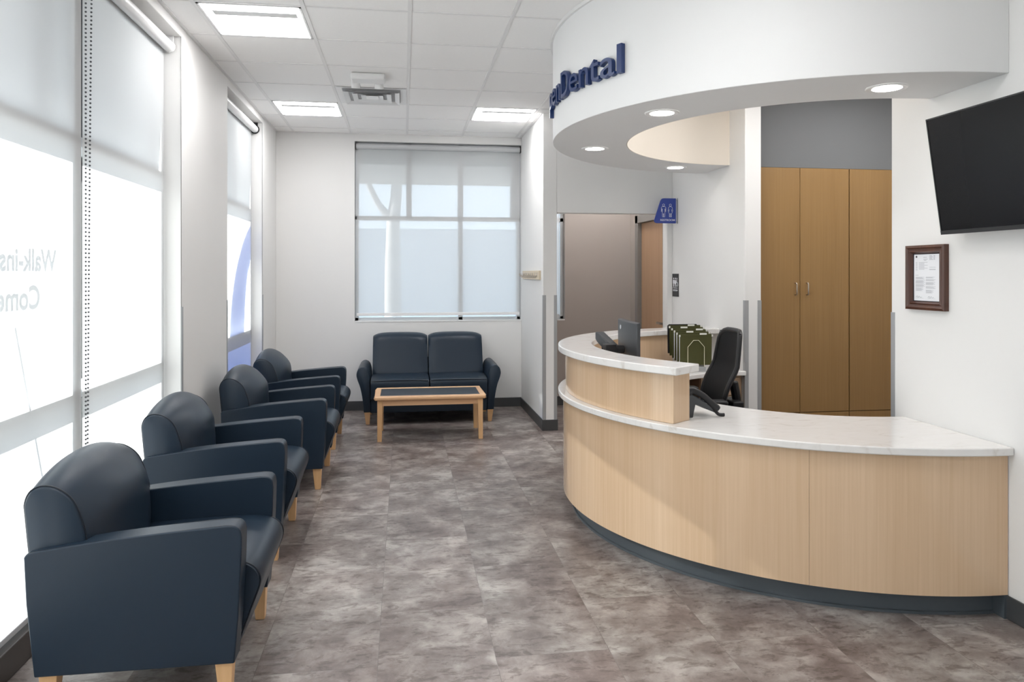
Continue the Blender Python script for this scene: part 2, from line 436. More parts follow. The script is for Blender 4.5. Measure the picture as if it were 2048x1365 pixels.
# baseboards
def baseb(name, segs):
    bm = B()
    for s in segs: box(bm, *s, 0, 0.103)
    struct(name, bm, M['base'], bevel=0.003)
T = 0.009
baseb('baseboard_back', [(XL, PX0, YB - T, YB)])
baseb('baseboard_partition', [(PX0 - T, PX0, YP - T, YB - T), (PX0, PX1 + T, YP - T, YP), (PX1, PX1 + T, YP, YB)])
baseb('baseboard_left', [(XL, XL + T, W1[1], W2[0]), (XL, XL + T, W2[1], YB - T)])
baseb('baseboard_right', [(XR - T, XR, YF, DC[1] - 1.535)])
baseb('baseboard_hallway', [(PX1 + T, 2.6, YB - T, YB)])
bm = B()
box(bm, XL - 0.33, XL - 0.075, W1[0], W1[1], 0, 0.115); box(bm, XL - 0.33, XL - 0.075, W2[0], W2[1], 0, 0.115)
struct('baseboard_window', bm, plain('bronze_window_curb', (0.085, 0.075, 0.07), 0.4), bevel=0.004)

# curved soffit above the desk --------------------------------------
SZ = 2.385
bm = B(); ring(bm, SC, 1.165, 1.66, 90, 270, SZ, H, 120); sof = struct('trim_2', bm, M['soffit'], bevel=0.003)
bm = B(); ring(bm, SC, 1.160, 1.1655, 90, 270, SZ + 0.002, H, 120); obj('inner_face', bm, M['cream'], sof)
bm = B(); ring(bm, SC, 1.66, 1.676, 90, 270, H - 0.022, H - 0.001, 120); obj('top_trim', bm, M['tee'], sof)

# ------------------------------------------------------------------ windows
XG = -1.600
def window_left(name, y0, y1, mull, muntins, low=0.952, up=2.124):
    bm = B()
    fx0, fx1 = XG - 0.03, XG + 0.105
    box(bm, fx0, fx1, y0, y0 + 0.045, 0.115, WH); box(bm, fx0, fx1, y1 - 0.045, y1, 0.115, WH)
    box(bm, fx0, fx1, y0, y1, 0.115, 0.165); box(bm, fx0, fx1, y0, y1, WH - 0.05, WH)
    for m in mull: box(bm, fx0, fx1, m - 0.045, m + 0.045, 0.115, WH)
    box(bm, fx0, fx1, y0, y1, low - 0.022, low + 0.022); box(bm, fx0, fx1, y0, y1, up - 0.024, up + 0.024)
    for m in muntins: box(bm, fx0 + 0.01, XG + 0.03, m - 0.018, m + 0.018, up, WH)
    w = struct(name, bm, M['alu'], bevel=0.003)
    bm = B(); box(bm, XG - 0.006, XG, y0 + 0.02, y1 - 0.02, 0.14, WH - 0.02); obj('glass_pane', bm, M['glass'], w)
    return w
w1 = window_left('window_1', W1[0], W1[1], [3.66 - 1.25 * i for i in range(0, 6)], [3.33, 4.68, 2.1, 0.9])
w2 = window_left('window_2', W2[0], W2[1], [], [6.85])
# back windows: frame behind the wall plane
YG = YB + 0.13
def window_back(name, x0, x1, verts_up, verts_low):
    bm = B(); y0, y1 = YG - 0.04, YG + 0.06
    z0, z1 = BW[2], BW[3]
    box(bm, x0, x0 + 0.04, y0, y1, z0, z1); box(bm, x1 - 0.04, x1, y0, y1, z0, z1)
    box(bm, x0, x1, y0, y1, z0, z0 + 0.045); box(bm, x0, x1, y0, y1, z1 - 0.05, z1)
    box(bm, x0, x1, y0, y1, 2.105, 2.15)
    for v in verts_up: box(bm, v - 0.03, v + 0.03, y0, y1, 2.13, z1)
    for v in verts_low: box(bm, v - 0.025, v + 0.025, y0, y1, z0, 2.13)
    w = struct(name, bm, M['alu'], bevel=0.003)
    bm = B(); box(bm, x0 + 0.02, x1 - 0.02, YG + 0.01, YG + 0.016, z0 + 0.02, z1 - 0.02); obj('glass_pane', bm, M['glass'], w)
    bm = B(); box(bm, x0 + 0.002, x1 - 0.002, YB - 0.004, y0, z0 - 0.001, z0 + 0.012); obj('window_sill', bm, M['white_metal'], w)
    return w
w3 = window_back('window_3', BW[0], BW[1], [0.055, 0.635, 1.24], [0.635])
w4 = window_back('window_4', HW[0], HW[1], [], [])
# glazing of the front wall
bm = B()
for x in (-1.1, -0.53, 0.04): box(bm, x, x + 0.06, YF - 0.14, YF - 0.04, 0.12, 2.6)
box(bm, -1.1, 0.1, YF - 0.14, YF - 0.04, 2.1, 2.16); box(bm, -1.1, 0.1, YF - 0.14, YF - 0.04, 2.54, 2.6); box(bm, -1.1, 0.1, YF - 0.14, YF - 0.04, 0.12, 0.2)
w5 = struct('window_5', bm, M['alu'])
bm = B(); box(bm, -1.08, 0.08, YF - 0.1, YF - 0.094, 0.15, 2.58); obj('glass_pane', bm, M['glass'], w5)

# film and lettering stuck on the glass (outside of the shade) -------------
SUN = Vector((1.0, -0.105, -0.60))
XS = -1.475
def to_glass(y, z, x=XG + 0.002):
    k = XS - x
    return (y + 0.105 * k, z + 0.60 * k)
arc_out = [(7.60, 1.985), (7.48, 1.955), (7.36, 1.90), (7.181, 1.792), (7.06, 1.695), (6.951, 1.595), (6.865, 1.50), (6.799, 1.401), (6.74, 1.29), (6.695, 1.166), (6.668, 1.06), (6.654, 0.94)]
arc_in = [(7.235, 0.94), (7.253, 1.106), (7.302, 1.31), (7.345, 1.42), (7.402, 1.517), (7.50, 1.60), (7.60, 1.655)]
bm = B(); prism(bm, [to_glass(*p) for p in arc_out + arc_in], 'x', XG + 0.001, XG + 0.0025)
for v in bm.verts: v.co.y = min(v.co.y, W2[1] - 0.046)
tag(obj('window_film', bm, M['film']), 'blue curved film band on the narrow left window behind the farthest armchair', 'window film', 'blue films on the narrow left window')
bm = B(); box(bm, XG + 0.001, XG + 0.0025, W2[0] + 0.05, W2[1] - 0.05, 0.17, 0.92)
tag(obj('window_film', bm, M['film2']), 'pale blue film covering the lowest pane of the narrow left window', 'window film', 'blue films on the narrow left window')

def window_text(body, y_start, z_base, cap, width, label):
    bm = text_mesh(body, 1.0, 0.001, 0.03)
    xs = [v.co.x for v in bm.verts]; x0, x1 = min(xs), max(xs)
    y0, zb = to_glass(y_start, z_base)
    sx = width / (x1 - x0); sz = cap / 0.73
    for v in bm.verts:
        v.co = Vector((XG - 0.009 + v.co.z, y0 - (v.co.x - x0) * sx, zb + v.co.y * sz))
    return tag(obj('window_lettering', bm, M['vinyl_text']), label, 'lettering', 'lettering on the front left window')
window_text('Walk-ins', 3.443, 1.528, 0.090, 0.455, 'grey window lettering reading Walk-ins, seen mirrored, upper of two lines')
window_text('Come', 3.296, 1.376, 0.094, 0.335, 'grey window lettering reading Come, seen mirrored, lower of two lines')

# roller shades -------------------------------------------------------
def bead_chain(bm, x, y, z0, z1, y2):
    n = int((z1 - z0) / 0.019)
    for i in range(n):
        t = i / n
        for yy in (y, y2 + (y - y2) * 0.75 * t ** 0.7):
            r = bmesh.ops.create_icosphere(bm, subdivisions=1, radius=0.0052)
            for v in r['verts']: v.co += Vector((x, yy, z1 - (z1 - z0) * t))
def shade_left(y0, y1, label, chain=None, end_black=False):
    t = thing('roller_shade', label, 'roller shade', (XS, (y0 + y1) / 2, 0.13), 0, 'white roller shades on the left windows')
    bm = B(); n = 8
    f = [bm.verts.new((XS, y, z)) for y, z in ((y0, 0.15), (y1, 0.15), (y1, 2.90), (y0, 2.90))]; bm.faces.new(f)
    obj('shade_fabric', bm, M['shade'], t)
    bm = B(); box(bm, XS - 0.008, XS + 0.008, y0, y1, 0.13, 0.155); obj('bottom_bar', bm, M['white_metal'], t, bevel=0.003)
    bm = B(); cyl(bm, (XS + 0.032, y0 + 0.01, 2.918), (XS + 0.032, y1 - 0.012, 2.918), 0.034, 24); obj('roller_tube', bm, M['white_metal'], t)
    bm = B(); box(bm, XS - 0.03, XS - 0.01, y0, y1, 2.88, WH - 0.004); obj('headrail', bm, M['white_metal'], t)
    for y in (y0, y1 - 0.012):
        bm = B(); cyl(bm, (XS + 0.032, y, 2.918), (XS + 0.032, y + 0.012, 2.918), 0.044 if end_black else 0.037, 20)
        box(bm, XS, XS + 0.06, y + 0.002, y + 0.01, 2.93, WH)
        obj('bracket', bm, M['black'] if end_black else M['white_metal'], t)
    if chain:
        bm = B(); bead_chain(bm, XS + 0.055, chain, 0.55, 2.90, chain + 0.07); obj('bead_chain', bm, M['dark_grey'], t)
    return t
shade_left(2.46, 3.688, 'wide white roller shade showing mirrored lettering, left window nearest the camera')
shade_left(3.703, W1[1] - 0.012, 'white roller shade with a long bead chain, right part of the big left window', chain=3.600)
shade_left(W2[0] + 0.01, W2[1] - 0.012, 'narrow white roller shade with black end bracket and blue arc, by the room corner', end_black=True)
for k in range(3):
    shade_left(2.455 - 1.25 * (k + 1), 2.455 - 1.25 * k - 0.03, 'white roller shade on the left window beside the photographer, out of the picture')

YS = YB + 0.055
t = thing('roller_shade', 'white see-through roller shade on the back window above the loveseat', 'roller shade', (0.39, YS, 1.05))
bm = B(); f = [bm.verts.new(p) for p in ((BW[0] + 0.022, YS, 1.06), (BW[1] - 0.014, YS, 1.06), (BW[1] - 0.014, YS, 2.90), (BW[0] + 0.022, YS, 2.90))]; bm.faces.new(f)
obj('shade_fabric', bm, M['shade_back'], t)
bm = B(); box(bm, BW[0] + 0.02, BW[1] - 0.012, YS - 0.008, YS + 0.008, 1.035, 1.068); obj('bottom_bar', bm, M['white_metal'], t, bevel=0.003)
bm = B(); cyl(bm, (BW[0] + 0.018, YS - 0.01, 2.918), (BW[1] - 0.014, YS - 0.01, 2.918), 0.032, 24); obj('roller_tube', bm, plain('grey_shade_roll', (0.52, 0.53, 0.54), 0.6), t)
for x in (BW[0] + 0.004, BW[1] - 0.014):
    bm = B(); box(bm, x, x + 0.012, YS - 0.045, YS + 0.02, 2.885, 2.955); obj('bracket', bm, M['black'], t)
t = thing('roller_shade', 'white roller shade on the hallway window seen through the doorway', 'roller shade', (1.6, YS, 1.05))
bm = B(); f = [bm.verts.new(p) for p in ((HW[0] + 0.02, YS, 1.03), (HW[1] - 0.055, YS, 1.03), (HW[1] - 0.055, YS, 2.9), (HW[0] + 0.02, YS, 2.9))]; bm.faces.new(f)
obj('shade_fabric', bm, M['shade_back'], t)
bm = B(); box(bm, HW[0] + 0.02, HW[1] - 0.053, YS - 0.008, YS + 0.008, 1.005, 1.04); obj('bottom_bar', bm, M['alu'], t)

# ------------------------------------------------------------------ corner guards
def guard(x, y, sx, sy, label, z0=0.104, z1=1.30, flat=False):
    """L strip on an outside corner at x,y: legs run towards sx and sy"""
    bm = B(); w, e = 0.029, 0.0025
    if not flat: box(bm, min(x, x + sx * w), max(x, x + sx * w), min(y, y - sy * e), max(y, y - sy * e), z0, z1)
    box(bm, min(x, x - sx * e), max(x, x - sx * e), min(y - sy * e, y + sy * w), max(y - sy * e, y + sy * w), z0, z1)
    return tag(obj('corner_guard', bm, M['steel_guard']), label, 'corner guard', 'grey wall corner guards')
guard(PX0, YP, 1, 1, 'grey corner guard on the partition edge nearer the loveseat')
guard(PX1, YP, -1, 1, 'grey corner guard on the partition edge beside the hallway opening')
guard(XR, 5.45, 1, 1, 'grey corner guard on the desk side of the white pier left of the cabinets')
guard(XR + WT, 5.45, -1, 1, 'grey corner guard on the cabinet side of the white pier')
guard(XR, 3.698, 1, -1, 'grey corner guard at the right wall edge, right of the tall cabinets')
guard(XL, W1[1], -1, 1, 'grey corner guard on the window pier edge nearest the camera', flat=True)
guard(XL, W2[0], -1, -1, 'grey corner guard on the far edge of the window pier', flat=True)
guard(XL, W2[1], -1, 1, 'grey corner guard beside the narrow left window, by the room corner', flat=True)

# ------------------------------------------------------------------ ceiling fixtures
def troffer(x0, y0, label):
    s = 0.6096; m = 0.016
    t = thing('ceiling_light', label, 'ceiling light', (x0 + s / 2, y0 + s / 2, H), 0, 'square recessed ceiling lights')
    bm = B()
    for a in ((x0 + m, x0 + s - m, y0 + m, y0 + m + 0.012), (x0 + m, x0 + s - m, y0 + s - m - 0.012, y0 + s - m), (x0 + m, x0 + m + 0.012, y0 + m, y0 + s - m), (x0 + s - m - 0.012, x0 + s - m, y0 + m, y0 + s - m)):
        box(bm, *a, H - 0.005, H)
    obj('frame', bm, M['white_metal'], t)
    cc = (x0 + s / 2, y0 + s / 2); hw = s / 2 - m - 0.012
    bm = B(); frustum(bm, (*cc, H - 0.013), (hw - 0.030, hw - 0.030), (*cc, H - 0.001), (hw, hw)); obj('diffuser', bm, M['lamp'], t)
    bm = B(); box(bm, x0 + 0.085, x0 + s - 0.05, y0 + 0.09, y0 + 0.165, H - 0.018, H - 0.0135); obj('reflector_strip', bm, M['white_metal'], t)
    return t
troffer(GX[0], 4.42, 'large ceiling light at the top left of the picture, nearest the camera')
troffer(GX[0], GY[17], 'far ceiling light left of the air vent, near the left wall')
troffer(GX[3], GY[17], 'far ceiling light right of the air vent, near the partition')
for gx, gy, lab in ((GX[3], 1.98, 'ceiling light above the photographer, out of the picture'), (GX[0], 1.98, 'ceiling light above the nearest armchair, out of the picture'),
                    (GX[0], -0.45, 'ceiling light behind the photographer on the window side, out of the picture'), (1.97, 4.26, 'unseen ceiling light added inside the curved soffit to brighten the desk'), (3.30, 4.55, 'ceiling light added to brighten the cabinet niche, hidden by the soffit'),  # desk and niche lights are unseen, added as fill
                    (1.85, 7.45, 'ceiling light added to brighten the hallway, hidden by the header')):  # unseen hallway light, added to lift the dim walls there
    troffer(gx, gy, lab)

# air diffuser
vx0, vy0 = GX[1] + 0.014, GY[16] + 0.014; vs = 0.6096 - 0.028
t = thing('air_vent', 'square white stepped air vent in the ceiling', 'air vent', (vx0 + vs / 2, vy0 + vs / 2, H))
def sq_ring(bm, c, r0, z0, r1, z1, th=0.004):
    a = [(c[0] + sx * r0, c[1] + sy * r0, z0) for sx, sy in ((-1, -1), (1, -1), (1, 1), (-1, 1))]
    b = [(c[0] + sx * r1, c[1] + sy * r1, z1) for sx, sy in ((-1, -1), (1, -1), (1, 1), (-1, 1))]
    for dz in (0, th):
        A = [bm.verts.new((p[0], p[1], p[2] + dz)) for p in a]; Bq = [bm.verts.new((p[0], p[1], p[2] + dz)) for p in b]
        for i in range(4): bm.faces.new((A[i], A[(i + 1) % 4], Bq[(i + 1) % 4], Bq[i]))
vc = (vx0 + vs / 2, vy0 + vs / 2)
bm = B(); box(bm, vx0, vx0 + vs, vy0, vy0 + vs, H - 0.0015, H - 0.0005); obj('backing', bm, plain('vent_throat_grey', (0.42, 0.42, 0.43), 0.6), t)
bm = B(); sq_ring(bm, vc, vs / 2, H - 0.006, vs / 2 - 0.05, H - 0.004); obj('frame', bm, M['white_metal'], t)
for i, r in enumerate((0.205, 0.135, 0.065)):
    bm = B(); sq_ring(bm, vc, r + 0.028, H - 0.030 + 0.004 * i, r - 0.012, H - 0.008, 0.003)
    if i == 2: box(bm, vc[0] - r * 0.8, vc[0] + r * 0.8, vc[1] - r * 0.8, vc[1] + r * 0.8, H - 0.02, H - 0.016)
    obj('louver', bm, M['white_metal'], t)

# emergency light
t = thing('emergency_light', 'white twin-head emergency light on the ceiling above the air vent', 'emergency light', (-0.275, 5.88, H))
bm = B(); box(bm, -0.405, -0.145, 5.80, 5.955, H - 0.052, H - 0.002); obj('housing', bm, M['white_plastic'], t, bevel=0.012)
for x in (-0.375, -0.195):
    bm = B(); cyl(bm, (x, 5.965, H - 0.002), (x, 5.995, H - 0.075), 0.030, 20, 0.036); h = obj('lamp_head', bm, M['white_plastic'], t)
    bm = B(); cyl(bm, (x, 5.995, H - 0.0752), (x, 5.996, H - 0.079), 0.022, 16); obj('lens', bm, M['steel_guard'], h)

# downlights
for ang, lab in ((255.0, 'round recessed downlight in the soffit, largest and nearest the television'), (208.5, 'round recessed downlight in the soffit, second from the right'),
                 (158.0, 'round recessed downlight at the leftmost part of the soffit'), (106.5, 'round recessed downlight at the far end of the soffit, above the restroom sign')):
    a = math.radians(ang); x, y = SC[0] + 1.39 * math.cos(a), SC[1] + 1.39 * math.sin(a)
    t = thing('downlight', lab, 'downlight', (x, y, SZ), 0, 'round downlights in the soffit')
    bm = B(); rows = lathe(bm, (x, y, SZ), [(0.066, -0.0035), (0.088, -0.006), (0.093, -0.003), (0.094, -0.0005)], 40); obj('trim_ring', bm, M['white_metal'], t)
    bm = B(); bm.faces.new(lathe(bm, (x, y, SZ), [(0.067, -0.001), (0.066, -0.0035)], 40)[1]); obj('lens', bm, M['down'], t)

# ------------------------------------------------------------------ lettering on the soffit
t = thing('sign_lettering', 'navy blue raised letters on the curved white soffit', 'lettering', (SC[0] - 1.66, SC[1], 2.56))
RL = 1.688
spans = [('p', 174.4, 177.7), ('e', 178.1, 181.5), ('n', 182.3, 185.2), ('D', 185.75, 190.0), ('e', 190.4, 194.3), ('n', 194.9, 198.4), ('t', 198.7, 201.9), ('a', 202.3, 206.3), ('l', 206.95, 208.15)]
LS = 0.163 / 0.73; LZ = 2.562
for ch, a0, a1 in spans:
    bm = text_mesh(ch, 1.0, 0.0, 0.002)
    # rebuild as a solid of stroke thickness
    bmesh.ops.remove_doubles(bm, verts=bm.verts, dist=1e-5)
    g = bmesh.ops.extrude_face_region(bm, geom=bm.faces[:])
    for v in [e for e in g['geom'] if isinstance(e, bmesh.types.BMVert)]: v.co.z = 1.0
    bmesh.ops.triangulate(bm, faces=bm.faces[:])
    xs = [v.co.x for v in bm.verts]; x0, x1 = min(xs), max(xs)
    for v in bm.verts:
        a = math.radians(a0 + (a1 - a0) * (v.co.x - x0) / (x1 - x0)); r = 1.664 + 0.026 * v.co.z
        v.co = Vector((SC[0] + r * math.cos(a), SC[1] + r * math.sin(a), LZ + v.co.y * LS))
    obj('letter', bm, M['navy_sign'], t, smooth=20)

# ------------------------------------------------------------------ reception desk
t = thing('reception_desk', 'curved light oak reception desk with dark recessed base', 'reception desk', (DC[0] - 1.0, DC[1], 0))
bm = B(); ring(bm, DC, 1.50, 1.535, 90.2, 269.8, 0.0, 0.107, 110); box(bm, DC[0] - 0.02, DC[0] - 0.002, DC[1] - 1.60, DC[1] - 1.50, 0, 0.107); obj('toe_kick', bm, M['toe'], t)
bm = B(); ring(bm, DC, 1.535, 1.547, 90.2, 269.8, 0.0, 0.012, 110); obj('base_cove', bm, M['toe'], t)
JA = 239.7
bm = B(); ring(bm, DC, 1.565, 1.602, JA + 0.02, 269.85, 0.105, 0.7195, 60); obj('front_panel', bm, M['oak'], t)
bm = B(); ring(bm, DC, 1.565, 1.602, 90.15, JA - 0.02, 0.105, 0.7195, 110); obj('front_panel', bm, M['oak'], t)
bm = B(); ring(bm, DC, 1.44, 1.588, 97.0, 216.3, 0.7555, 1.004, 110); obj('transaction_panel', bm, M['oak'], t, bevel=0.002)
bm = B(); ring(bm, DC, 1.50, 1.53, 90.2, 269.8, 0.107, 0.70, 110); obj('inner_panel', bm, plain('dark_desk_interior', (0.12, 0.085, 0.055), 0.5), t)
bm = B(); ring(bm, DC, 0.915, 1.636, 90.05, 269.9, 0.720, 0.755, 140)
tag(obj('worktop', bm, M['quartz'], bevel=0.005), 'lower curved white quartz worktop of the reception desk, holding the phone', 'worktop')
bm = B(); ring(bm, DC, 1.412, 1.636, 90.05, 217.9, 1.005, 1.046, 140)
tag(obj('transaction_ledge', bm, M['quartz'], bevel=0.005), 'upper curved white quartz ledge on the raised part of the desk', 'counter ledge')

# drawer pedestal beneath the far end of the worktop
t = thing('drawer_pedestal', 'light oak drawer pedestal under the far worktop, behind the office chair', 'drawer unit', (2.42, 5.75, 0))
bm = B(); box(bm, 2.262, 2.607, 5.50, 5.90, 0.03, 0.712); obj('carcass', bm, M['oak'], t)
for z0, z1 in ((0.05, 0.30), (0.306, 0.556), (0.562, 0.70)):
    bm = B(); box(bm, 2.268, 2.585, 5.482, 5.4995, z0, z1); d = obj('drawer', bm, M['oak'], t, bevel=0.002)
    bm = B(); tube(bm, [(2.38, 5.482, z1 - 0.05), (2.38, 5.46, z1 - 0.05), (2.47, 5.46, z1 - 0.05), (2.47, 5.482, z1 - 0.05)], 0.004); obj('handle', bm, M['chrome'], d)

# ------------------------------------------------------------------ tall cabinets
def cabinet(name, label, x0, x1, doors, group):
    t = thing(name, label, 'cabinet', ((x0 + x1) / 2, CABY + 0.2, 0), 0, group)
    bm = B(); box(bm, x0, x1, CABY + 0.02, CABY + 0.38, 0.0, 2.384); obj('carcass', bm, M['oak_dark'], t)
    for a, b, hx in doors:
        bm = B(); box(bm, a + 0.002, b - 0.002, CABY, CABY + 0.0195, 0.362, 2.380); d = obj('door', bm, M['oak_dark'], t, bevel=0.0015)
        if hx is not None:
            bm = B(); tube(bm, [(hx, CABY, 1.43), (hx, CABY - 0.026, 1.428), (hx, CABY - 0.03, 1.42), (hx, CABY - 0.03, 1.342), (hx, CABY - 0.026, 1.334), (hx, CABY, 1.332)], 0.005, 10); obj('handle', bm, M['chrome'], d)
        bm = B(); box(bm, a + 0.002, b - 0.002, CABY, CABY + 0.0195, 0.11, 0.356); obj('drawer', bm, M['oak_dark'], t, bevel=0.0015)
cabinet('tall_cabinet', 'tall honey oak cabinet with two handled doors beside the white pier', 2.80, 3.676, [(2.80, 3.238, 3.194), (3.238, 3.676, 3.295)], 'tall honey oak cabinets')
cabinet('tall_cabinet', 'tall honey oak cabinet on the right, its door without a visible handle', 3.680, 4.395, [(3.680, 4.116, None), (4.116, 4.395, None)], 'tall honey oak cabinets')

# ------------------------------------------------------------------ armchairs
def spline(P, n=6, closed=False):
    out = []; m = len(P)
    for i in range(m if closed else m - 1):
        p0 = P[(i - 1) % m] if closed or i > 0 else P[0]; p1 = P[i]; p2 = P[(i + 1) % m]
        p3 = P[(i + 2) % m] if closed or i + 2 < m else P[-1]
        for k in range(n):
            t = k / n
            out.append(tuple(0.5 * (2 * b + (c - a) * t + (2 * a - 5 * b + 4 * c - d) * t * t + (-a + 3 * b - 3 * c + d) * t ** 3) for a, b, c, d in zip(p0, p1, p2, p3)))
    if not closed: out.append(tuple(P[-1]))
    return out

def armchair(label):
    t = thing('armchair', label, 'armchair', (0, 0, 0), 0, 'navy vinyl armchairs along the left windows')
    HWD = 0.365
    # arm panels
    out = [(-0.320, 0.150), (0.325, 0.150), (0.338, 0.30), (0.348, 0.50), (0.350, 0.585)] + spline([(0.350, 0.585), (0.345, 0.612), (0.328, 0.627), (0.300, 0.630)], 3) + spline([(0.300, 0.630), (0.10, 0.617), (-0.10, 0.600), (-0.30, 0.575), (-0.345, 0.566)], 4)[1:] + [(-0.352, 0.555), (-0.345, 0.40)]
    for s in (-1, 1):
        bm = B(); a, b = sorted((s * HWD, s * (HWD - 0.095))); prism(bm, out, 'y', a, b); ar = obj('armrest', bm, M['vinyl'], t, bevel=0.014, bseg=3, smooth=50)
        path = [p for p in out if p[1] > 0.16]
        for yy in (s * (HWD - 0.008), s * (HWD - 0.087)):
            bm = B(); c = (0.0, 0.37)
            pts = []
            for x, z in out[1:-2]:
                d = Vector((c[0] - x, 0, c[1] - z)).normalized() * 0.0035
                pts.append((x + d.x, yy, z + d.z))
            tube(bm, pts, 0.0038, 6); obj('piping', bm, M['vinyl_seam'], ar)
    # backrest: domed cushion between and over the arms
    def prof(s):
        d = 1 - abs(s) ** 2.2
        zt = 0.782 + 0.055 * d; fx = -0.172 + 0.060 * d
        k = [(-0.325, 0.36), (-0.350, 0.52), (-0.366, 0.68), (-0.368, zt - 0.055), (-0.350, zt - 0.016), (-0.312, zt), (-0.262, zt - 0.012), (-0.215 + 0.02 * d, zt - 0.055), (fx - 0.012, zt - 0.135), (fx, 0.585), (fx + 0.004, 0.48), (fx - 0.01, 0.36)]
        return spline(k, 4)
    secs = []; half = 0.318
    for i in range(17):
        s = -1 + 2 * i / 16; s = math.copysign(abs(s) ** 0.8, s)
        p = prof(s); secs.append([(x, s * half, z) for x, z in p])
    def shrink(sec, y, k):
        cx = sum(q[0] for q in sec) / len(sec); cz = sum(q[2] for q in sec) / len(sec)
        return [(cx + (q[0] - cx) * k, y, cz + (q[2] - cz) * k) for q in sec]
    secs = [shrink(secs[0], -half - 0.013, 0.93)] + [shrink(secs[0], -half - 0.008, 0.975)] + secs + [shrink(secs[-1], half + 0.008, 0.975)] + [shrink(secs[-1], half + 0.013, 0.93)]
    bm = B(); loft(bm, secs); bk = obj('backrest', bm, M['vinyl'], t, smooth=60)
    for s in (-1, 1):
        bm = B(); p = prof(s); tube(bm, [(x, s * (half + 0.001), z) for x, z in p if z > 0.5], 0.0036, 6); obj('piping', bm, M['vinyl_seam'], bk)
    # seat
    so = spline([(0.315, 0.165), (0.335, 0.22), (0.368, 0.31), (0.392, 0.375), (0.393, 0.412), (0.372, 0.444), (0.330, 0.462), (0.24, 0.470), (0.0, 0.464), (-0.2, 0.452)], 4) + [(-0.22, 0.165)]
    bm = B(); secs = []; sw = HWD - 0.097
    for i in range(13):
        s = -1 + 2 * i / 12; d = 1 - abs(s) ** 3
        k = 0.985 if abs(s) > 0.99 else 1.0
        secs.append([(x * k + 0.0 + (0.006 * d if x > 0.2 else 0), s * sw, (z if z < 0.3 else z + 0.012 * d)) for x, z in so])
    loft(bm, secs); se = obj('seat', bm, M['vinyl'], t, smooth=60)
    for s in (-1, 1):
        bm = B(); tube(bm, [(x - 0.002, s * (sw - 0.012), z) for x, z in so[:24]], 0.0036, 6); obj('piping', bm, M['vinyl_seam'], se)
    # bottom rail and back panel
    bm = B(); box(bm, -0.325, 0.30, -HWD + 0.09, HWD - 0.09, 0.145, 0.20); box(bm, -0.345, -0.30, -HWD + 0.09, HWD - 0.09, 0.15, 0.5); obj('base_panel', bm, M['vinyl'], t, bevel=0.008)
    for sx in (-1, 1):
        for sy in (-1, 1):
            bm = B(); x = 0.285 if sx > 0 else -0.285; y = sy * (HWD - 0.047)
            frustum(bm, (x + sx * 0.004, y, 0.0), (0.019, 0.019), (x, y, 0.153), (0.030, 0.028)); obj('leg', bm, M['maple'], t, bevel=0.002)
    return t
chair = armchair('navy armchair nearest the camera, first in the row along the left windows')
CH = [((-0.910, 3.07, 0), 'navy armchair nearest the camera, first in the row along the left windows'),
      ((-0.965, 4.385, 0), 'second navy armchair of the window row, behind the nearest one'),
      ((-0.885, 5.675, 0), 'third navy armchair of the window row, against the white pier'),
      ((-0.890, 6.86, 0), 'farthest navy armchair, fourth of the window row, beside the room corner')]
for i, (l, lab) in enumerate(CH):
    if i == 0: chair.location = l
    else: dup(chair, l, 0, lab)

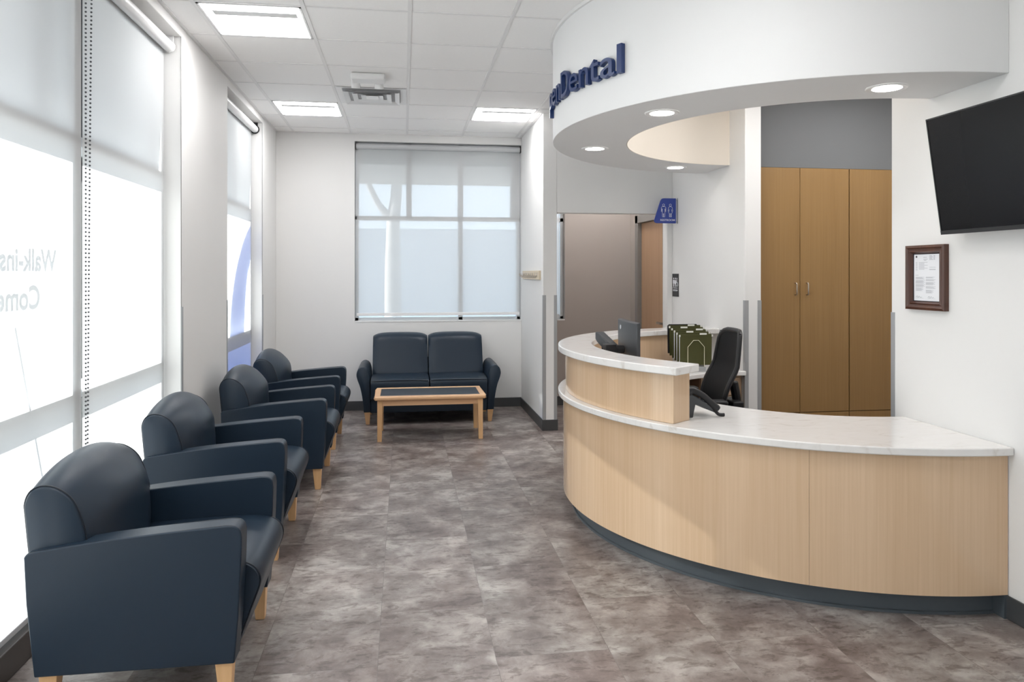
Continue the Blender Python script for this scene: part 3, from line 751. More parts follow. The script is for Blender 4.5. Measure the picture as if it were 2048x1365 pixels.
# ------------------------------------------------------------------ loveseat
t = thing('loveseat', 'navy two-seat loveseat with rounded flared arms under the back window', 'loveseat', (0.255, 7.85, 0))
sx0 = 0.255
for s in (-1, 1):
    # scroll arm outline in x (outwards) and z
    o2 = [(0.585, 0.125), (0.650, 0.125)] + spline([(0.650, 0.125), (0.662, 0.25), (0.685, 0.37), (0.714, 0.455), (0.722, 0.505), (0.706, 0.553), (0.666, 0.575), (0.625, 0.560), (0.603, 0.520), (0.592, 0.45)], 4)
    bm = B(); secs = []
    for y, k, dz in ((7.530, 0.96, 0), (7.537, 1.0, 0), (7.60, 1.0, 0.0), (7.80, 1.0, 0.008), (8.12, 0.985, 0.012), (8.15, 0.96, 0.01)):
        secs.append([(sx0 + s * (0.64 + (x - 0.64) * k), y, 0.35 + (z - 0.35) * k + (dz if z > 0.4 else 0)) for x, z in o2])
    loft(bm, secs); ar = obj('armrest', bm, M['vinyl'], t, smooth=50)
    bm = B(); tube(bm, [(sx0 + s * x, 7.536, z) for x, z in o2[1:]], 0.004, 6); obj('piping', bm, M['vinyl_seam'], ar)
    for y, yn in ((7.565, 1), (8.11, -1)):
        bm = B(); frustum(bm, (sx0 + s * 0.612, y + 0.008 * yn, 0.0), (0.018, 0.018), (sx0 + s * 0.617, y, 0.128), (0.030, 0.026)); obj('leg', bm, M['maple'], t, bevel=0.002)
    # cushions
    a, b = sorted((s * 0.006, s * 0.582)); w = (b - a) / 2; cxx = sx0 + (a + b) / 2
    pf = spline([(7.62, 0.24), (7.515, 0.245), (7.503, 0.30), (7.500, 0.40), (7.512, 0.432), (7.55, 0.447), (7.70, 0.455), (7.95, 0.452)], 4) + [(7.98, 0.26)]
    bm = B(); secs = []
    for i in range(13):
        u = -1 + 2 * i / 12; d = 1 - abs(u) ** 4; k = 1 - 0.02 * (abs(u) > 0.99)
        secs.append([(cxx + u * w, 7.75 + (y - 7.75) * k, 0.34 + (z - 0.34) * k + (0.008 * d if z > 0.42 else 0)) for y, z in pf])
    loft(bm, secs); sc = obj('seat_cushion', bm, M['vinyl'], t, smooth=60)
    bm = B(); tube(bm, [(cxx + u * w * 0.985, 7.507, 0.436 + 0.005 * (1 - u * u)) for u in [x / 8 - 1 for x in range(17)]], 0.0035, 6); obj('piping', bm, M['vinyl_seam'], sc)
    bm = B(); secs = []
    w2 = 0.288
    for i in range(15):
        u = -1 + 2 * i / 14; u = math.copysign(abs(u) ** 0.6, u); d = 1 - abs(u) ** 7; d2 = 1 - abs(u) ** 2
        zt = 0.835 + 0.026 * d + 0.012 * d2
        f0 = 0.02 * d
        pb = spline([(8.20, 0.40), (8.235, 0.60), (8.25, zt - 0.05), (8.225, zt - 0.008), (8.17, zt), (8.105, zt - 0.012), (8.065 - f0, zt - 0.06), (8.01 - f0, 0.66), (7.955 - f0, 0.52), (7.93 - f0, 0.45), (7.94, 0.40)], 4)
        secs.append([(cxx + u * w2, y, z) for y, z in pb])
    loft(bm, secs); obj('back_cushion', bm, M['vinyl'], t, smooth=60)
bm = B(); box(bm, sx0 - 0.586, sx0 + 0.586, 7.545, 8.13, 0.115, 0.255); obj('base_panel', bm, M['vinyl'], t, bevel=0.008)
bm = B(); box(bm, sx0 - 0.586, sx0 + 0.586, 8.11, 8.20, 0.12, 0.6); obj('rear_panel', bm, M['vinyl'], t, bevel=0.008)

# ------------------------------------------------------------------ coffee table
t = thing('coffee_table', 'maple coffee table with dark inset top in front of the loveseat', 'coffee table', (0.237, 7.02, 0))
tx0, tx1, ty0, ty1, tz = -0.262, 0.738, 6.735, 7.300, 0.405
bm = B()
fw = 0.075
box(bm, tx0, tx1, ty0, ty0 + fw, tz - 0.034, tz); box(bm, tx0, tx1, ty1 - fw, ty1, tz - 0.034, tz)
box(bm, tx0, tx0 + fw * 0.75, ty0 + fw, ty1 - fw, tz - 0.034, tz); box(bm, tx1 - fw * 0.75, tx1, ty0 + fw, ty1 - fw, tz - 0.034, tz)
obj('top_frame', bm, M['maple_x'], t, bevel=0.012, bseg=3)
bm = B(); box(bm, tx0 + fw * 0.75 - 0.012, tx1 - fw * 0.75 + 0.012, ty0 + fw - 0.012, ty1 - fw + 0.012, tz - 0.02, tz - 0.0015); obj('inset_top', bm, M['slate_top'], t)
bm = B()
ax0, ax1, ay0, ay1 = tx0 + 0.035, tx1 - 0.035, ty0 + 0.035, ty1 - 0.035
box(bm, ax0, ax1, ay0, ay0 + 0.02, tz - 0.085, tz - 0.034); box(bm, ax0, ax1, ay1 - 0.02, ay1, tz - 0.085, tz - 0.034)
box(bm, ax0, ax0 + 0.02, ay0 + 0.02, ay1 - 0.02, tz - 0.085, tz - 0.034); box(bm, ax1 - 0.02, ax1, ay0 + 0.02, ay1 - 0.02, tz - 0.085, tz - 0.034)
obj('apron', bm, M['maple_x'], t)
for x, sx in ((ax0 + 0.014, -1), (ax1 - 0.014, 1)):
    for y, sy in ((ay0 + 0.014, -1), (ay1 - 0.014, 1)):
        bm = B(); frustum(bm, (x + sx * 0.004, y + sy * 0.004, 0), (0.0195, 0.0195), (x, y, tz - 0.0345), (0.0235, 0.0235)); obj('leg', bm, M['maple'], t, bevel=0.002)

# ------------------------------------------------------------------ coat rack
t = thing('coat_rack', 'pale wooden coat rack with a row of metal hooks on the partition', 'coat rack', (PX0, 7.6, 1.45))
bm = B(); box(bm, PX0 - 0.02, PX0 + 0.0005, 7.14, 8.16, 1.447, 1.537); obj('board', bm, M['beige'], t, bevel=0.003)
for i in range(8):
    y = 7.25 + i * 0.118
    bm = B()
    box(bm, PX0 - 0.024, PX0 - 0.0195, y - 0.008, y + 0.008, 1.47, 1.515)
    tube(bm, spline([(PX0 - 0.024, y, 1.488), (PX0 - 0.045, y, 1.478), (PX0 - 0.062, y, 1.486), (PX0 - 0.068, y, 1.508)], 3), 0.0042, 8)
    tube(bm, spline([(PX0 - 0.024, y, 1.484), (PX0 - 0.036, y, 1.466), (PX0 - 0.046, y, 1.468), (PX0 - 0.048, y, 1.480)], 3), 0.004, 8)
    obj('hook', bm, M['chrome'], t)

# wall outlet by the farthest armchair
t = thing('wall_outlet', 'white wall outlet on the back wall left of the loveseat', 'outlet', (-1.245, YB, 0.45))
bm = B(); box(bm, -1.285, -1.205, YB - 0.006, YB - 0.0005, 0.395, 0.515); obj('cover_plate', bm, M['white_plastic'], t, bevel=0.002)
for z in (0.478, 0.432):
    bm = B(); box(bm, -1.262, -1.228, YB - 0.008, YB - 0.006, z - 0.015, z + 0.015); r = obj('receptacle', bm, M['white_plastic'], t, bevel=0.001)
    bm = B()
    for x in (-1.251, -1.239): box(bm, x - 0.0015, x + 0.0015, YB - 0.0086, YB - 0.008, z - 0.003, z + 0.009)
    box(bm, -1.2475, -1.2425, YB - 0.0086, YB - 0.008, z - 0.011, z - 0.007); obj('slot', bm, M['black'], r)

# ------------------------------------------------------------------ television
t = thing('television', 'black flat television tilted down on the right wall', 'television', (XR, 2.7, 1.95))
ty0, ty1 = 2.18, 3.195
tl = math.atan2(0.081, 0.541)
# local frame: u along y, v up the screen, n towards the room
vU = Vector((-math.sin(tl), 0, math.cos(tl))); vN = Vector((-math.cos(tl), 0, -math.sin(tl))); o0 = Vector((2.513, 0, 1.692))
def tvbox(bm, y0, y1, v0, v1, n0, n1):
    vs = box(bm, y0, y1, v0, v1, n0, n1)
    for v in vs: y, a, n = v.co; v.co = o0 + Vector((0, y, 0)) + vU * a + vN * n
SH = 0.548
bm = B(); tvbox(bm, ty0, ty1, 0, SH, -0.030, -0.004); tvbox(bm, ty0 + 0.2, ty1 - 0.2, 0.06, 0.40, -0.055, -0.03); obj('housing', bm, M['tv_frame'], t, bevel=0.003)
bm = B(); tvbox(bm, ty0 + 0.007, ty1 - 0.007, 0.019, SH - 0.007, -0.004, -0.002); obj('screen', bm, M['screen'], t)
bm = B(); tvbox(bm, ty0, ty1, 0, 0.018, -0.0045, 0.001); tvbox(bm, ty0, ty1, SH - 0.006, SH, -0.0045, 0.0); tvbox(bm, ty0, ty0 + 0.006, 0, SH, -0.0045, 0.0); tvbox(bm, ty1 - 0.006, ty1, 0, SH, -0.0045, 0.0); obj('bezel', bm, M['tv_frame'], t)
bm = B(); box(bm, XR - 0.012, XR - 0.0005, 2.5, 2.9, 1.80, 2.12); box(bm, 2.53, XR - 0.01, 2.56, 2.60, 1.86, 2.06); box(bm, 2.53, XR - 0.01, 2.80, 2.84, 1.86, 2.06); obj('wall_mount', bm, M['black'], t)

# framed certificate
t = thing('framed_certificate', 'dark walnut framed certificate on the right wall below the television', 'picture frame', (XR, 3.415, 1.48))
fy0, fy1, fz0, fz1 = 3.268, 3.550, 1.325, 1.652
bm = B(); fx = XR - 0.0005
steps = [(0.0, 0.012), (0.0, 0.026), (0.012, 0.030), (0.018, 0.024), (0.026, 0.022), (0.033, 0.026), (0.036, 0.020), (0.042, 0.012)]
rings = []
for ins, dep in [(0.0, 0.0)] + steps:
    rings.append([bm.verts.new((fx - dep, y, z)) for y, z in ((fy0 + ins, fz0 + ins), (fy1 - ins, fz0 + ins), (fy1 - ins, fz1 - ins), (fy0 + ins, fz1 - ins))])
for a, b in zip(rings, rings[1:]):
    for i in range(4): bm.faces.new((a[i], a[(i + 1) % 4], b[(i + 1) % 4], b[i]))
obj('frame', bm, M['walnut'], t, smooth=25)
bm = B(); box(bm, fx - 0.011, fx - 0.004, fy0 + 0.03, fy1 - 0.03, fz0 + 0.03, fz1 - 0.03); obj('liner', bm, M['mat_dark'], t)
bm = B(); py0, py1, pz0, pz1 = fy0 + 0.050, fy1 - 0.050, fz0 + 0.046, fz1 - 0.046
box(bm, fx - 0.0125, fx - 0.0112, py0, py1, pz0, pz1); pap = obj('paper', bm, M['paper'], t)
bm = B(); pw = py1 - py0; ph = pz1 - pz0
def line(u0, u1, v, h=0.0016):     # u from the left edge as read from the room (larger y is left)
    box(bm, fx - 0.0129, fx - 0.0125, py1 - u1 * pw, py1 - u0 * pw, pz1 - v * ph - h, pz1 - v * ph)
for u0, u1, v in ((0.38, 0.52, .06), (0.38, 0.55, .10), (0.40, 0.5, .125)): line(u0, u1, v, 0.0022)
for k in range(6): line(0.62, 0.72 + 0.02 * (k % 3), .03 + .017 * k); line(0.78, 0.84, .03 + .017 * k)
for k in range(8): line(0.07, 0.14, .17 + .024 * k); line(0.20, 0.42 + 0.13 * ((k * 7) % 3 == 0), .17 + .021 * k)
for v in (.275, .315, .33): line(0.62, 0.86, v)
line(0.06, 0.18, .445)
for blk in ((.49, 4, .07, .42), (.56, 6, .07, .44), (.645, 5, .07, .44), (.72, 6, .07, .38)):
    for k in range(blk[1]): line(blk[2], blk[3] - 0.04 * ((k * 5) % 3), blk[0] + .0125 * k, 0.0012)
for blk in ((.485, 3, .48, .82), (.54, 3, .48, .86), (.60, 5, .48, .84), (.69, 4, .48, .86), (.765, 6, .48, .78)):
    for k in range(blk[1]): line(blk[2], blk[3] - 0.04 * ((k * 5) % 3), blk[0] + .0125 * k, 0.0012)
for u in (0.08, 0.56):
    sg_bm = B(); tube(sg_bm, spline([(fx - 0.0127, py1 - (u + a) * pw, pz0 + b * ph) for a, b in ((0, .07), (.05, .10), (.08, .065), (.13, .095), (.17, .07), (.24, .08))], 4), 0.0005, 5); obj('signature', sg_bm, M['ink_dark'], pap)
    line(u, u + .30, .945, 0.0008)
obj('lettering', bm, M['ink'], pap)
bm = B(); cyl(bm, (fx - 0.0125, py1 - 0.10 * pw, pz1 - 0.05 * ph), (fx - 0.0129, py1 - 0.10 * pw, pz1 - 0.05 * ph), 0.006, 14); obj('emblem', bm, M['ink_dark'], pap)

# ------------------------------------------------------------------ signs
YSg = 6.88
t = thing('restroom_sign', 'blue projecting restroom sign with two figures at the wall corner', 'sign', (XR, YSg, 2.12))
sg = [ (2.595, 1.990), (2.595, 2.230)]
out = [(2.594, 1.992), (2.594, 2.232)] + spline([(2.475, 2.232), (2.455, 2.228), (2.443, 2.213), (2.437, 2.200)], 3) + [(2.382, 2.035)] + spline([(2.377, 2.018), (2.381, 2.002), (2.400, 1.992)], 3)
bm = B(); prism(bm, out, 'y', YSg, YSg + 0.012); pl = obj('sign_panel', bm, M['blue_sign'], t, bevel=0.001)
bm = B(); box(bm, 2.590, XR - 0.004, YSg + 0.002, YSg + 0.012, 1.995, 2.229); obj('clear_bracket', bm, M['clear'], t)
bm = B()
for z in (2.005, 2.219): cyl(bm, (2.604, YSg - 0.001, z), (2.604, YSg + 0.014, z), 0.005, 12)
box(bm, XR - 0.0045, XR - 0.0005, YSg - 0.004, YSg + 0.018, 1.99, 2.235)
obj('bracket', bm, M['steel_guard'], t)
def figure(bm, cx, z0, h, skirt, r=0.0016, y=YSg - 0.0006):
    hd = [(cx + 0.0105 * math.cos(a), y, z0 + h - 0.0115 + 0.0105 * math.sin(a)) for a in [2 * PI * k / 18 for k in range(18)]]
    tube(bm, hd, r, 5, closed=True)
    if skirt:
        half = [(0.006, 0.0), (0.006, 0.034), (0.011, 0.034), (0.020, 0.036), (0.0125, 0.066), (0.0135, 0.072), (0.020, 0.048), (0.0235, 0.052), (0.018, 0.084), (0.012, 0.0905), (0.0, 0.092)]
        half = [(0.004, 0.0), (0.011, 0.0), (0.011, 0.034), (0.019, 0.036), (0.0115, 0.068), (0.0175, 0.050), (0.0235, 0.052), (0.018, 0.084), (0.011, 0.0915), (0.0, 0.0925)]
    else:
        half = [(0.002, 0.0), (0.0125, 0.0), (0.0135, 0.045), (0.0135, 0.074), (0.0165, 0.074), (0.0165, 0.048), (0.0225, 0.048), (0.0225, 0.082), (0.017, 0.0905), (0.010, 0.0925), (0.0, 0.0925)]
    s = (h - 0.026) / 0.0925
    right = [(cx + x, y, z0 + z * s) for x, z in half]; left = [(cx - x, y, z0 + z * s) for x, z in half]
    tube(bm, right + left[::-1][1:], r, 5)
    tube(bm, [(cx - half[0][0], y, z0), (cx - half[0][0], y, z0 + 0.034), (cx + half[0][0], y, z0 + 0.034), (cx + half[0][0], y, z0)], r, 5)
bm = B(); figure(bm, 2.470, 2.052, 0.126, False); figure(bm, 2.538, 2.052, 0.126, True); obj('pictogram', bm, M['white_ink'], pl)
bm = text_mesh('RESTROOM', 0.0255, 0.0006, 0.0002); xs = [v.co.x for v in bm.verts]; k = 0.145 / (max(xs) - min(xs))
for v in bm.verts: v.co.x *= k
place_text(bm, (2.436, YSg - 0.0007, 2.014), (1, 0, 0), (0, 0, 1), (0, -1, 0)); obj('lettering', bm, M['white_ink'], pl)

t = thing('door_sign', 'small black restroom sign with white figures on the wall beside the hallway', 'sign', (XR, 6.93, 1.39))
bm = B(); box(bm, XR - 0.006, XR - 0.0005, 6.852, 7.012, 1.285, 1.506); pl = obj('sign_panel', bm, M['black_sign'], t, bevel=0.001)
bm = B(); X0 = XR - 0.0066
def solid_fig(cy, z0, h, skirt):
    cyl(bm, (X0 + 0.0006, cy, z0 + h - 0.009), (X0, cy, z0 + h - 0.009), 0.009, 16)
    s = h - 0.022
    if skirt: pts = [(-0.007, 0), (0.007, 0), (0.007, .38), (0.017, .38), (0.009, .72), (0.016, .5), (0.021, .53), (0.013, .97), (-0.013, .97), (-0.021, .53), (-0.016, .5), (-0.009, .72), (-0.017, .38), (-0.007, .38)]
    else: pts = [(-0.011, 0), (0.011, 0), (0.011, .5), (0.0145, .5), (0.0145, .45), (0.02, .45), (0.02, .93), (0.014, 1), (-0.014, 1), (-0.02, .93), (-0.02, .45), (-0.0145, .45), (-0.0145, .5), (-0.011, .5)]
    prism(bm, [(cy + a, z0 + b * s) for a, b in pts], 'x', X0, X0 + 0.0006)
solid_fig(6.972, 1.378, 0.09, False); solid_fig(6.925, 1.378, 0.09, True)
# wheelchair figure
cyl(bm, (X0 + 0.0006, 6.888, 1.458), (X0, 6.888, 1.458), 0.008, 14)
tube(bm, [(X0 + 0.0004, 6.888, 1.449), (X0 + 0.0004, 6.887, 1.420), (X0 + 0.0004, 6.870, 1.419), (X0 + 0.0004, 6.862, 1.392)], 0.0034, 5)
tube(bm, [(X0 + 0.0004, 6.884 + 0.019 * math.cos(a), 1.402 + 0.019 * math.sin(a)) for a in [math.radians(100 + 23 * k) for k in range(12)]], 0.0026, 5)
box(bm, X0, X0 + 0.0006, 6.868, 6.996, 1.366, 1.370)
obj('pictogram', bm, M['white_ink'], pl)
bm = text_mesh('RESTROOM', 0.024, 0.0004); xs = [v.co.x for v in bm.verts]; k = 0.118 / (max(xs) - min(xs))
for v in bm.verts: v.co.x *= k
place_text(bm, (X0, 6.992, 1.337), (0, -1, 0), (0, 0, 1), (-1, 0, 0)); obj('lettering', bm, M['white_ink'], pl)

# ------------------------------------------------------------------ things on the desk
# desk phone beside the end of the raised panel
ph_c = (1.548, 3.785)
t = thing('desk_phone', 'black desk phone on the lower worktop beside the raised panel', 'phone', (ph_c[0], ph_c[1], 0.755), math.radians(4))
Rm = Matrix.Translation((ph_c[0], ph_c[1], 0.755)) @ Matrix.Rotation(math.radians(4), 4, 'Z')
def local(bm): bmesh.ops.transform(bm, matrix=Rm, verts=bm.verts); return bm
bm = B(); prism(bm, [(-0.10, 0.02), (-0.095, 0.0), (-0.06, 0.0), (-0.045, 0.07), (0.065, 0.022), (0.07, 0.03), (0.06, 0.045), (-0.055, 0.118), (-0.085, 0.125), (-0.10, 0.115)], 'y', -0.07, 0.07); obj('body', local(bm), M['dark_grey'], t, bevel=0.006)
bm = B(); prism(bm, [(-0.12, 0.0), (-0.07, 0.0), (-0.065, 0.07), (-0.10, 0.07)], 'y', -0.06, 0.06); obj('stand', local(bm), M['black'], t, bevel=0.004)
bm = B()
tube(bm, spline([(-0.095, -0.062, 0.130), (-0.06, -0.062, 0.142), (0.0, -0.062, 0.112), (0.05, -0.062, 0.068), (0.078, -0.062, 0.038)], 4), [0.024, 0.024, 0.023, 0.02, 0.018, 0.017, 0.017, 0.017, 0.017, 0.017, 0.017, 0.018, 0.019, 0.02, 0.022, 0.024, 0.023], 12); obj('handset', local(bm), M['black'], t)
bm = B(); tube(bm, spline([(0.07, -0.062, 0.03), (0.085, -0.064, 0.014), (0.10, -0.066, 0.010), (0.118, -0.068, 0.010)], 4), 0.009, 8); obj('cord', local(bm), M['black'], t)
bm = B()
for i in range(3):
    for j in range(4):
        vs = box(bm, -0.008, 0.008, -0.007, 0.007, -0.003, 0.003); xform(vs, Matrix.Translation((-0.03 + 0.024 * j, 0.0 + 0.024 * i, 0.115 - 0.0137 * j - 0.006)) @ Matrix.Rotation(math.radians(31), 4, 'Y'))
obj('keypad', local(bm), M['dark_grey'], t)

# monitor on an arm, seen from behind
t = thing('computer_monitor', 'black computer monitor on an arm seen from behind over the ledge', 'monitor', (1.44, 4.67, 0.755))
mx, my0, my1 = 1.425, 4.41, 4.92
bm = B(); secs = []
for y in [my0 + (my1 - my0) * i / 10 for i in range(11)]:
    u = (y - (my0 + my1) / 2) / ((my1 - my0) / 2); b = 0.016 * (1 - u * u); xo = mx + 0.03 * (y - my0) / (my1 - my0)
    secs.append([(xo - 0.012 - b, y, 0.885), (xo + 0.010, y, 0.880), (xo + 0.010, y, 1.205), (xo - 0.012 - b, y, 1.200)])
loft(bm, secs); sh = obj('housing', bm, M['dark_grey'], t, bevel=0.003)
bm = B(); vs = box(bm, mx + 0.0105, mx + 0.012, my0 + 0.008, my1 - 0.008, 0.89, 1.197)
for v in vs: v.co.x += 0.03 * (v.co.y - my0) / (my1 - my0)
obj('screen', bm, M['screen'], t)
# round maker mark on the back
bm = B(); cyl(bm, (mx - 0.006, 4.775, 1.155), (mx - 0.0085, 4.775, 1.155), 0.014, 20); obj('logo', bm, plain('logo_silver', (0.5, 0.52, 0.55), 0.4), sh)
bm = B()
cyl(bm, (mx - 0.02, 4.66, 1.02), (mx - 0.085, 4.66, 1.02), 0.026, 16); box(bm, mx - 0.15, mx - 0.08, 4.615, 4.70, 0.985, 1.055)
obj('joint', bm, M['black'], t, bevel=0.004)
bm = B(); secs = []
for p, w_, h_ in (((1.285, 4.84, 1.10), 0.030, 0.026), ((1.295, 4.82, 1.09), 0.033, 0.036), ((1.325, 4.74, 1.045), 0.033, 0.040), ((1.355, 4.655, 1.01), 0.028, 0.036)):
    secs.append([(p[0] - w_ * 0.9, p[1] - w_ * 0.45, p[2] - h_), (p[0] + w_ * 0.9, p[1] + w_ * 0.45, p[2] - h_), (p[0] + w_ * 0.9, p[1] + w_ * 0.45, p[2] + h_ * 0.8), (p[0] - w_ * 0.9, p[1] - w_ * 0.45, p[2] + h_ * 0.8)])
loft(bm, secs); obj('arm', bm, M['dark_grey'], t, bevel=0.006)
bm = B(); cyl(bm, (1.315, 4.80, 0.7555), (1.315, 4.80, 1.04), 0.019, 16); cyl(bm, (1.315, 4.80, 0.7555), (1.315, 4.80, 0.775), 0.05, 24); obj('post', bm, M['black'], t)

# file sorter and hanging folders
t = thing('file_sorter', 'cream wire file sorter standing on the far worktop', 'file sorter', (2.23, 5.6, 0.755))
FX = 2.215
FOLD = [(5.455, 0.805), (5.512, 0.818), (5.566, 0.831), (5.620, 0.844), (5.674, 0.857), (5.722, 0.87)]
bm = B()
def hoop(y, z0, w, h):
    tube(bm, [(FX - w, y, 0.760), (FX - w, y, z0 + h - 0.05), (FX - w + 0.045, y, z0 + h), (FX + w - 0.045, y, z0 + h), (FX + w, y, z0 + h - 0.05), (FX + w, y, 0.760)], 0.0024, 7)
hoop(5.447, 0.79, 0.066, 0.205)
for y, z in FOLD[1:]: hoop(y - 0.010, z - 0.01, 0.066, 0.19)
hoop(5.742, 0.86, 0.066, 0.19)
obj('wire_hoops', bm, M['wire'], t)
bm = B(); box(bm, FX - 0.085, FX + 0.085, 5.435, 5.755, 0.7555, 0.764); prism(bm, [(5.44, 0.764), (5.75, 0.764), (5.75, 0.865), (5.44, 0.79)], 'x', FX - 0.075, FX + 0.075); obj('tray', bm, M['steel_guard'], t)
labs = ['olive hanging folder at the front of the file sorter', 'second olive hanging folder from the front of the file sorter', 'third olive hanging folder from the front of the file sorter', 'fourth olive hanging folder from the front of the file sorter', 'fifth olive hanging folder from the front, next to the black one', 'black folder at the back of the file sorter']
for i, ((y, z), lab) in enumerate(zip(FOLD, labs)):
    w, h = 0.128, 0.232
    black = i == 5
    t = thing('file_folder', lab, 'folder', (FX, y, z), 0, None if black else 'hanging folders in the sorter')
    mt = M['black'] if black else M['folder']
    bm = B()
    if black:
        pts = [(-w + 0.004, 0), (w - 0.004, 0), (w, 0.03), (w - 0.002, h - 0.02), (w - 0.014, h), (-w + 0.014, h), (-w, h - 0.012)]
        prism(bm, [(FX + a, z + b) for a, b in pts], 'y', y - 0.004, y + 0.010)
        obj('cover', bm, mt, t, bevel=0.002)
    else:
        prism(bm, [(y - 0.006, z + h), (y - 0.0045, z + h), (y, z + 0.004), (y + 0.004, z + h + 0.008), (y + 0.0055, z + h + 0.008), (y + 0.001, z), (y - 0.001, z)], 'x', FX - w, FX + w)
        obj('cover', bm, mt, t)
        bm = B(); box(bm, FX - w - 0.012, FX + w + 0.012, y - 0.008, y - 0.006, z + h - 0.006, z + h + 0.001); obj('rail', bm, M['folder'], t)
        for s in (-1, 1):
            bm = B(); box(bm, FX + s * (w + 0.003) - 0.006, FX + s * (w + 0.003) + 0.006, y - 0.0085, y - 0.0055, z + h - 0.014, z + h + 0.002); obj('hook', bm, M['tab'], t)
        tx = (0.03, -0.055, 0.045, -0.06, 0.02)[i]
        bm = B(); box(bm, FX + tx, FX + tx + 0.056, y - 0.0075, y - 0.0055, z + h - 0.004, z + h + 0.014); obj('tab', bm, M['tab'], t)
        if i in (0, 1, 2):
            bm = B(); prism(bm, [(y - 0.0002, z + 0.014), (y + 0.0022, z + h - 0.004), (y - 0.0032, z + h - 0.004)], 'x', FX - w - 0.004, FX + w - 0.01); obj('papers', bm, M['paper'], t)

# ------------------------------------------------------------------ office chair
oc = (1.935, 4.78); oa = math.radians(176)
t = thing('office_chair', 'black mesh-back office chair behind the desk', 'office chair', (oc[0], oc[1], 0), oa)
Rm = Matrix.Translation((oc[0], oc[1], 0)) @ Matrix.Rotation(oa, 4, 'Z')     # local +x is the sitting direction
def back_pt(v, u, d=0.0):
    """v 0..1 up the back, u -1..1 across"""
    z = 0.50 + 0.625 * v
    x = -0.19 + 0.055 * math.sin(min(1, v / 0.62) * PI) * (1 if v < 0.62 else 0) - 0.07 * max(0, v - 0.25) / 0.75 - 0.02
    w = 0.195 + 0.03 * math.sin(v * PI) - 0.02 * v
    cur = 0.035 * u * u
    return (x + cur + d, u * w, z)
nv, nu = 18, 12
def sheet(bm, thick, um=1.0, v0=0.0, v1=1.0):
    F = [[bm.verts.new(back_pt(v0 + (v1 - v0) * i / nv, um * (-1 + 2 * j / nu), thick / 2)) for j in range(nu + 1)] for i in range(nv + 1)]
    K = [[bm.verts.new(back_pt(v0 + (v1 - v0) * i / nv, um * (-1 + 2 * j / nu), -thick / 2)) for j in range(nu + 1)] for i in range(nv + 1)]
    for G in (F, K):
        for i in range(nv):
            for j in range(nu): bm.faces.new((G[i][j], G[i][j + 1], G[i + 1][j + 1], G[i + 1][j]))
    edge = lambda G: [G[0][j] for j in range(nu + 1)] + [G[i][nu] for i in range(1, nv + 1)] + [G[nv][j] for j in range(nu - 1, -1, -1)] + [G[i][0] for i in range(nv - 1, 0, -1)]
    a, b = edge(F), edge(K)
    for i in range(len(a)): bm.faces.new((a[i], a[(i + 1) % len(a)], b[(i + 1) % len(a)], b[i]))
bm = B(); sheet(bm, 0.016, 0.97, 0.01, 0.985); br = obj('backrest', local(bm), M['black_mesh'], t, smooth=60)
bm = B()
per = [back_pt(v, -1) for v in [k / 14 * 0.9 for k in range(15)]] + [back_pt(0.95, -0.93), back_pt(0.985, -0.8), back_pt(1.0, -0.6)] + [back_pt(1.0, u) for u in (-0.3, 0, 0.3)] + [back_pt(1.0, 0.6), back_pt(0.985, 0.8), back_pt(0.95, 0.93)] + [back_pt(v, 1) for v in [0.9 - k / 14 * 0.9 for k in range(15)]] + [back_pt(0, u) for u in (0.5, 0, -0.5)]
tube(bm, per, 0.016, 8, closed=True); obj('back_frame', local(bm), M['black'], br)
bm = B(); tube(bm, spline([(-0.265, 0, 0.78), (-0.29, 0, 0.62), (-0.25, 0, 0.45), (-0.1, 0, 0.40)], 4), 0.03, 10); box(bm, -0.30, -0.22, -0.11, 0.11, 0.56, 0.66); obj('back_support', local(bm), M['black'], t, bevel=0.01)
bm = B(); prism(bm, spline([(-0.22, 0.44), (-0.2, 0.475), (0.0, 0.485), (0.2, 0.48), (0.27, 0.46), (0.275, 0.435), (0.2, 0.415), (0, 0.41), (-0.2, 0.415)], 3, True), 'y', -0.25, 0.25); obj('seat', local(bm), M['black_mesh'], t, bevel=0.02, bseg=3)
for s in (-1, 1):
    bm = B(); tube(bm, spline([(-0.02, s * 0.20, 0.41), (-0.02, s * 0.29, 0.43), (-0.02, s * 0.30, 0.55), (-0.02, s * 0.29, 0.675)], 4), 0.018, 8); ar = obj('armrest', local(bm), M['black'], t)
    bm = B(); box(bm, -0.11, 0.15, s * 0.29 - 0.045, s * 0.29 + 0.045, 0.675, 0.705); obj('arm_pad', local(bm), M['black'], ar, bevel=0.012, bseg=3)
bm = B(); cyl(bm, (0, 0, 0.07), (0, 0, 0.41), 0.03, 16); cyl(bm, (0, 0, 0.38), (0, 0, 0.42), 0.10, 20); obj('column', local(bm), M['black'], t)
for k in range(5):
    a = 2 * PI * k / 5 + 0.3; c, s = math.cos(a), math.sin(a)
    bm = B(); tube(bm, [(0, 0, 0.10), (0.17 * c, 0.17 * s, 0.095), (0.30 * c, 0.30 * s, 0.075)], [0.03, 0.025, 0.018], 8); lg = obj('leg', local(bm), M['black'], t)
    bm = B(); cyl(bm, (0.30 * c - 0.022 * s, 0.30 * s + 0.022 * c, 0.028), (0.30 * c + 0.022 * s, 0.30 * s - 0.022 * c, 0.028), 0.028, 16); obj('caster', local(bm), M['black'], lg)

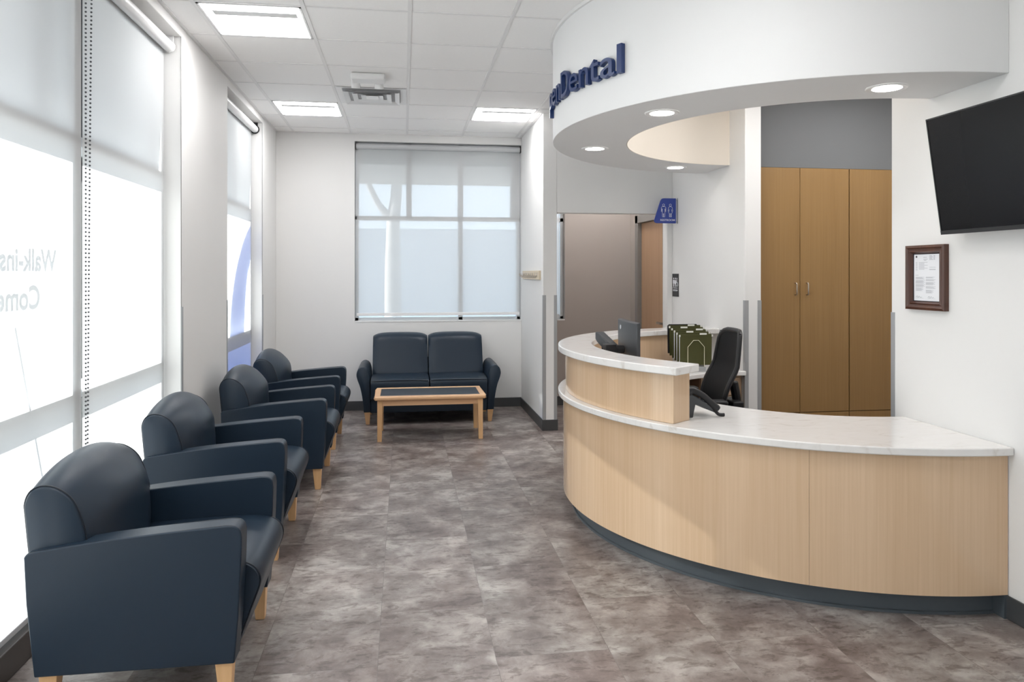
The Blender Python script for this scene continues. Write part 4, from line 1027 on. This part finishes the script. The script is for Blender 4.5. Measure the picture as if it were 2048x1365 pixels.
# ------------------------------------------------------------------ outside
bm = B(); box(bm, -30, 30, -30, 60, -0.35, -0.15)
g = struct('ground', bm, M['outside_concrete'])
bm = B(); box(bm, -2.975, -1.72, -3.4, 4.943, 3.0, 3.12); box(bm, -2.975, -1.72, 5.55, 7.63, 3.0, 3.12); struct('trim_3', bm, M['canopy'])
bm = B(); box(bm, -4.0, 5.0, YB + 0.3, 10.6, 2.76, 3.1); struct('trim_4', bm, M['canopy'])
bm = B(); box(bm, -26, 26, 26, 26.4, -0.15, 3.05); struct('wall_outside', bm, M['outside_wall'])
bm = B(); tube(bm, [(-1.80, to_glass(3.10, 1.30, -1.80)[0], to_glass(3.10, 1.30, -1.80)[1]), (-1.80, 3.70, -0.15)], 0.007, 8)
tag(obj('leaning_pole', bm, M['canopy']), 'thin pole leaning outside the front left window, seen as a slanting shadow', 'pole')
t = thing('tree', 'pale forked tree trunk outside the back window, seen through the shade', 'tree', (-0.18, 13.5, -0.15))
bm = B(); tube(bm, [(-0.18, 13.5, -0.15), (-0.20, 13.5, 1.6), (-0.19, 13.5, 2.45), (-0.14, 13.5, 2.9), (-0.06, 13.5, 4.5)], [0.17, 0.14, 0.115, 0.10, 0.08], 12); obj('trunk', bm, M['bark'], t)
bm = B(); tube(bm, [(-0.21, 13.5, 2.45), (-0.46, 13.5, 2.75), (-0.72, 13.5, 3.3), (-0.9, 13.5, 4.2)], [0.08, 0.06, 0.05, 0.03], 10); obj('branch', bm, M['bark'], t)

# ------------------------------------------------------------------ light
w = bpy.data.worlds.new('World'); scene.world = w; w.use_nodes = True
bg = w.node_tree.nodes['Background']; bg.inputs[0].default_value = (0.74, 0.86, 1.0, 1); bg.inputs[1].default_value = 1.8
sun = bpy.data.lights.new('sun', 'SUN'); sun.energy = 14; sun.angle = math.radians(0.6); sun.color = (1.0, 0.975, 0.95)
so = bpy.data.objects.new('sun', sun); COL.objects.link(so); so.location = (-8, 2, 8)
so.rotation_euler = SUN.to_track_quat('-Z', 'Y').to_euler()

# ------------------------------------------------------------------ camera
F_PX, CXP, HYP, VXP = 1490.0, 1024.0, 547.0, 808.0
cam = bpy.data.cameras.new('camera'); co = bpy.data.objects.new('camera', cam); COL.objects.link(co)
cam.sensor_width = 36; cam.sensor_fit = 'HORIZONTAL'; cam.lens = F_PX / 2048 * 36
cam.shift_x = 0; cam.shift_y = (HYP - 682.5) / 2048
co.location = (0, 0, 1.51); co.rotation_euler = (PI / 2, 0, -math.atan((CXP - VXP) / F_PX))
cam.clip_start = 0.05
scene.camera = co

vs_ = scene.view_settings
vs_.view_transform = 'Standard'; vs_.look = 'None'; vs_.gamma = 1; vs_.exposure = 0.79; vs_.use_curve_mapping = False
scene.cycles.use_denoising = True
scene.cycles.max_bounces = 10; scene.cycles.diffuse_bounces = 5; scene.cycles.glossy_bounces = 4; scene.cycles.transmission_bounces = 6; scene.cycles.transparent_max_bounces = 12
scene.cycles.sample_clamp_indirect = 8
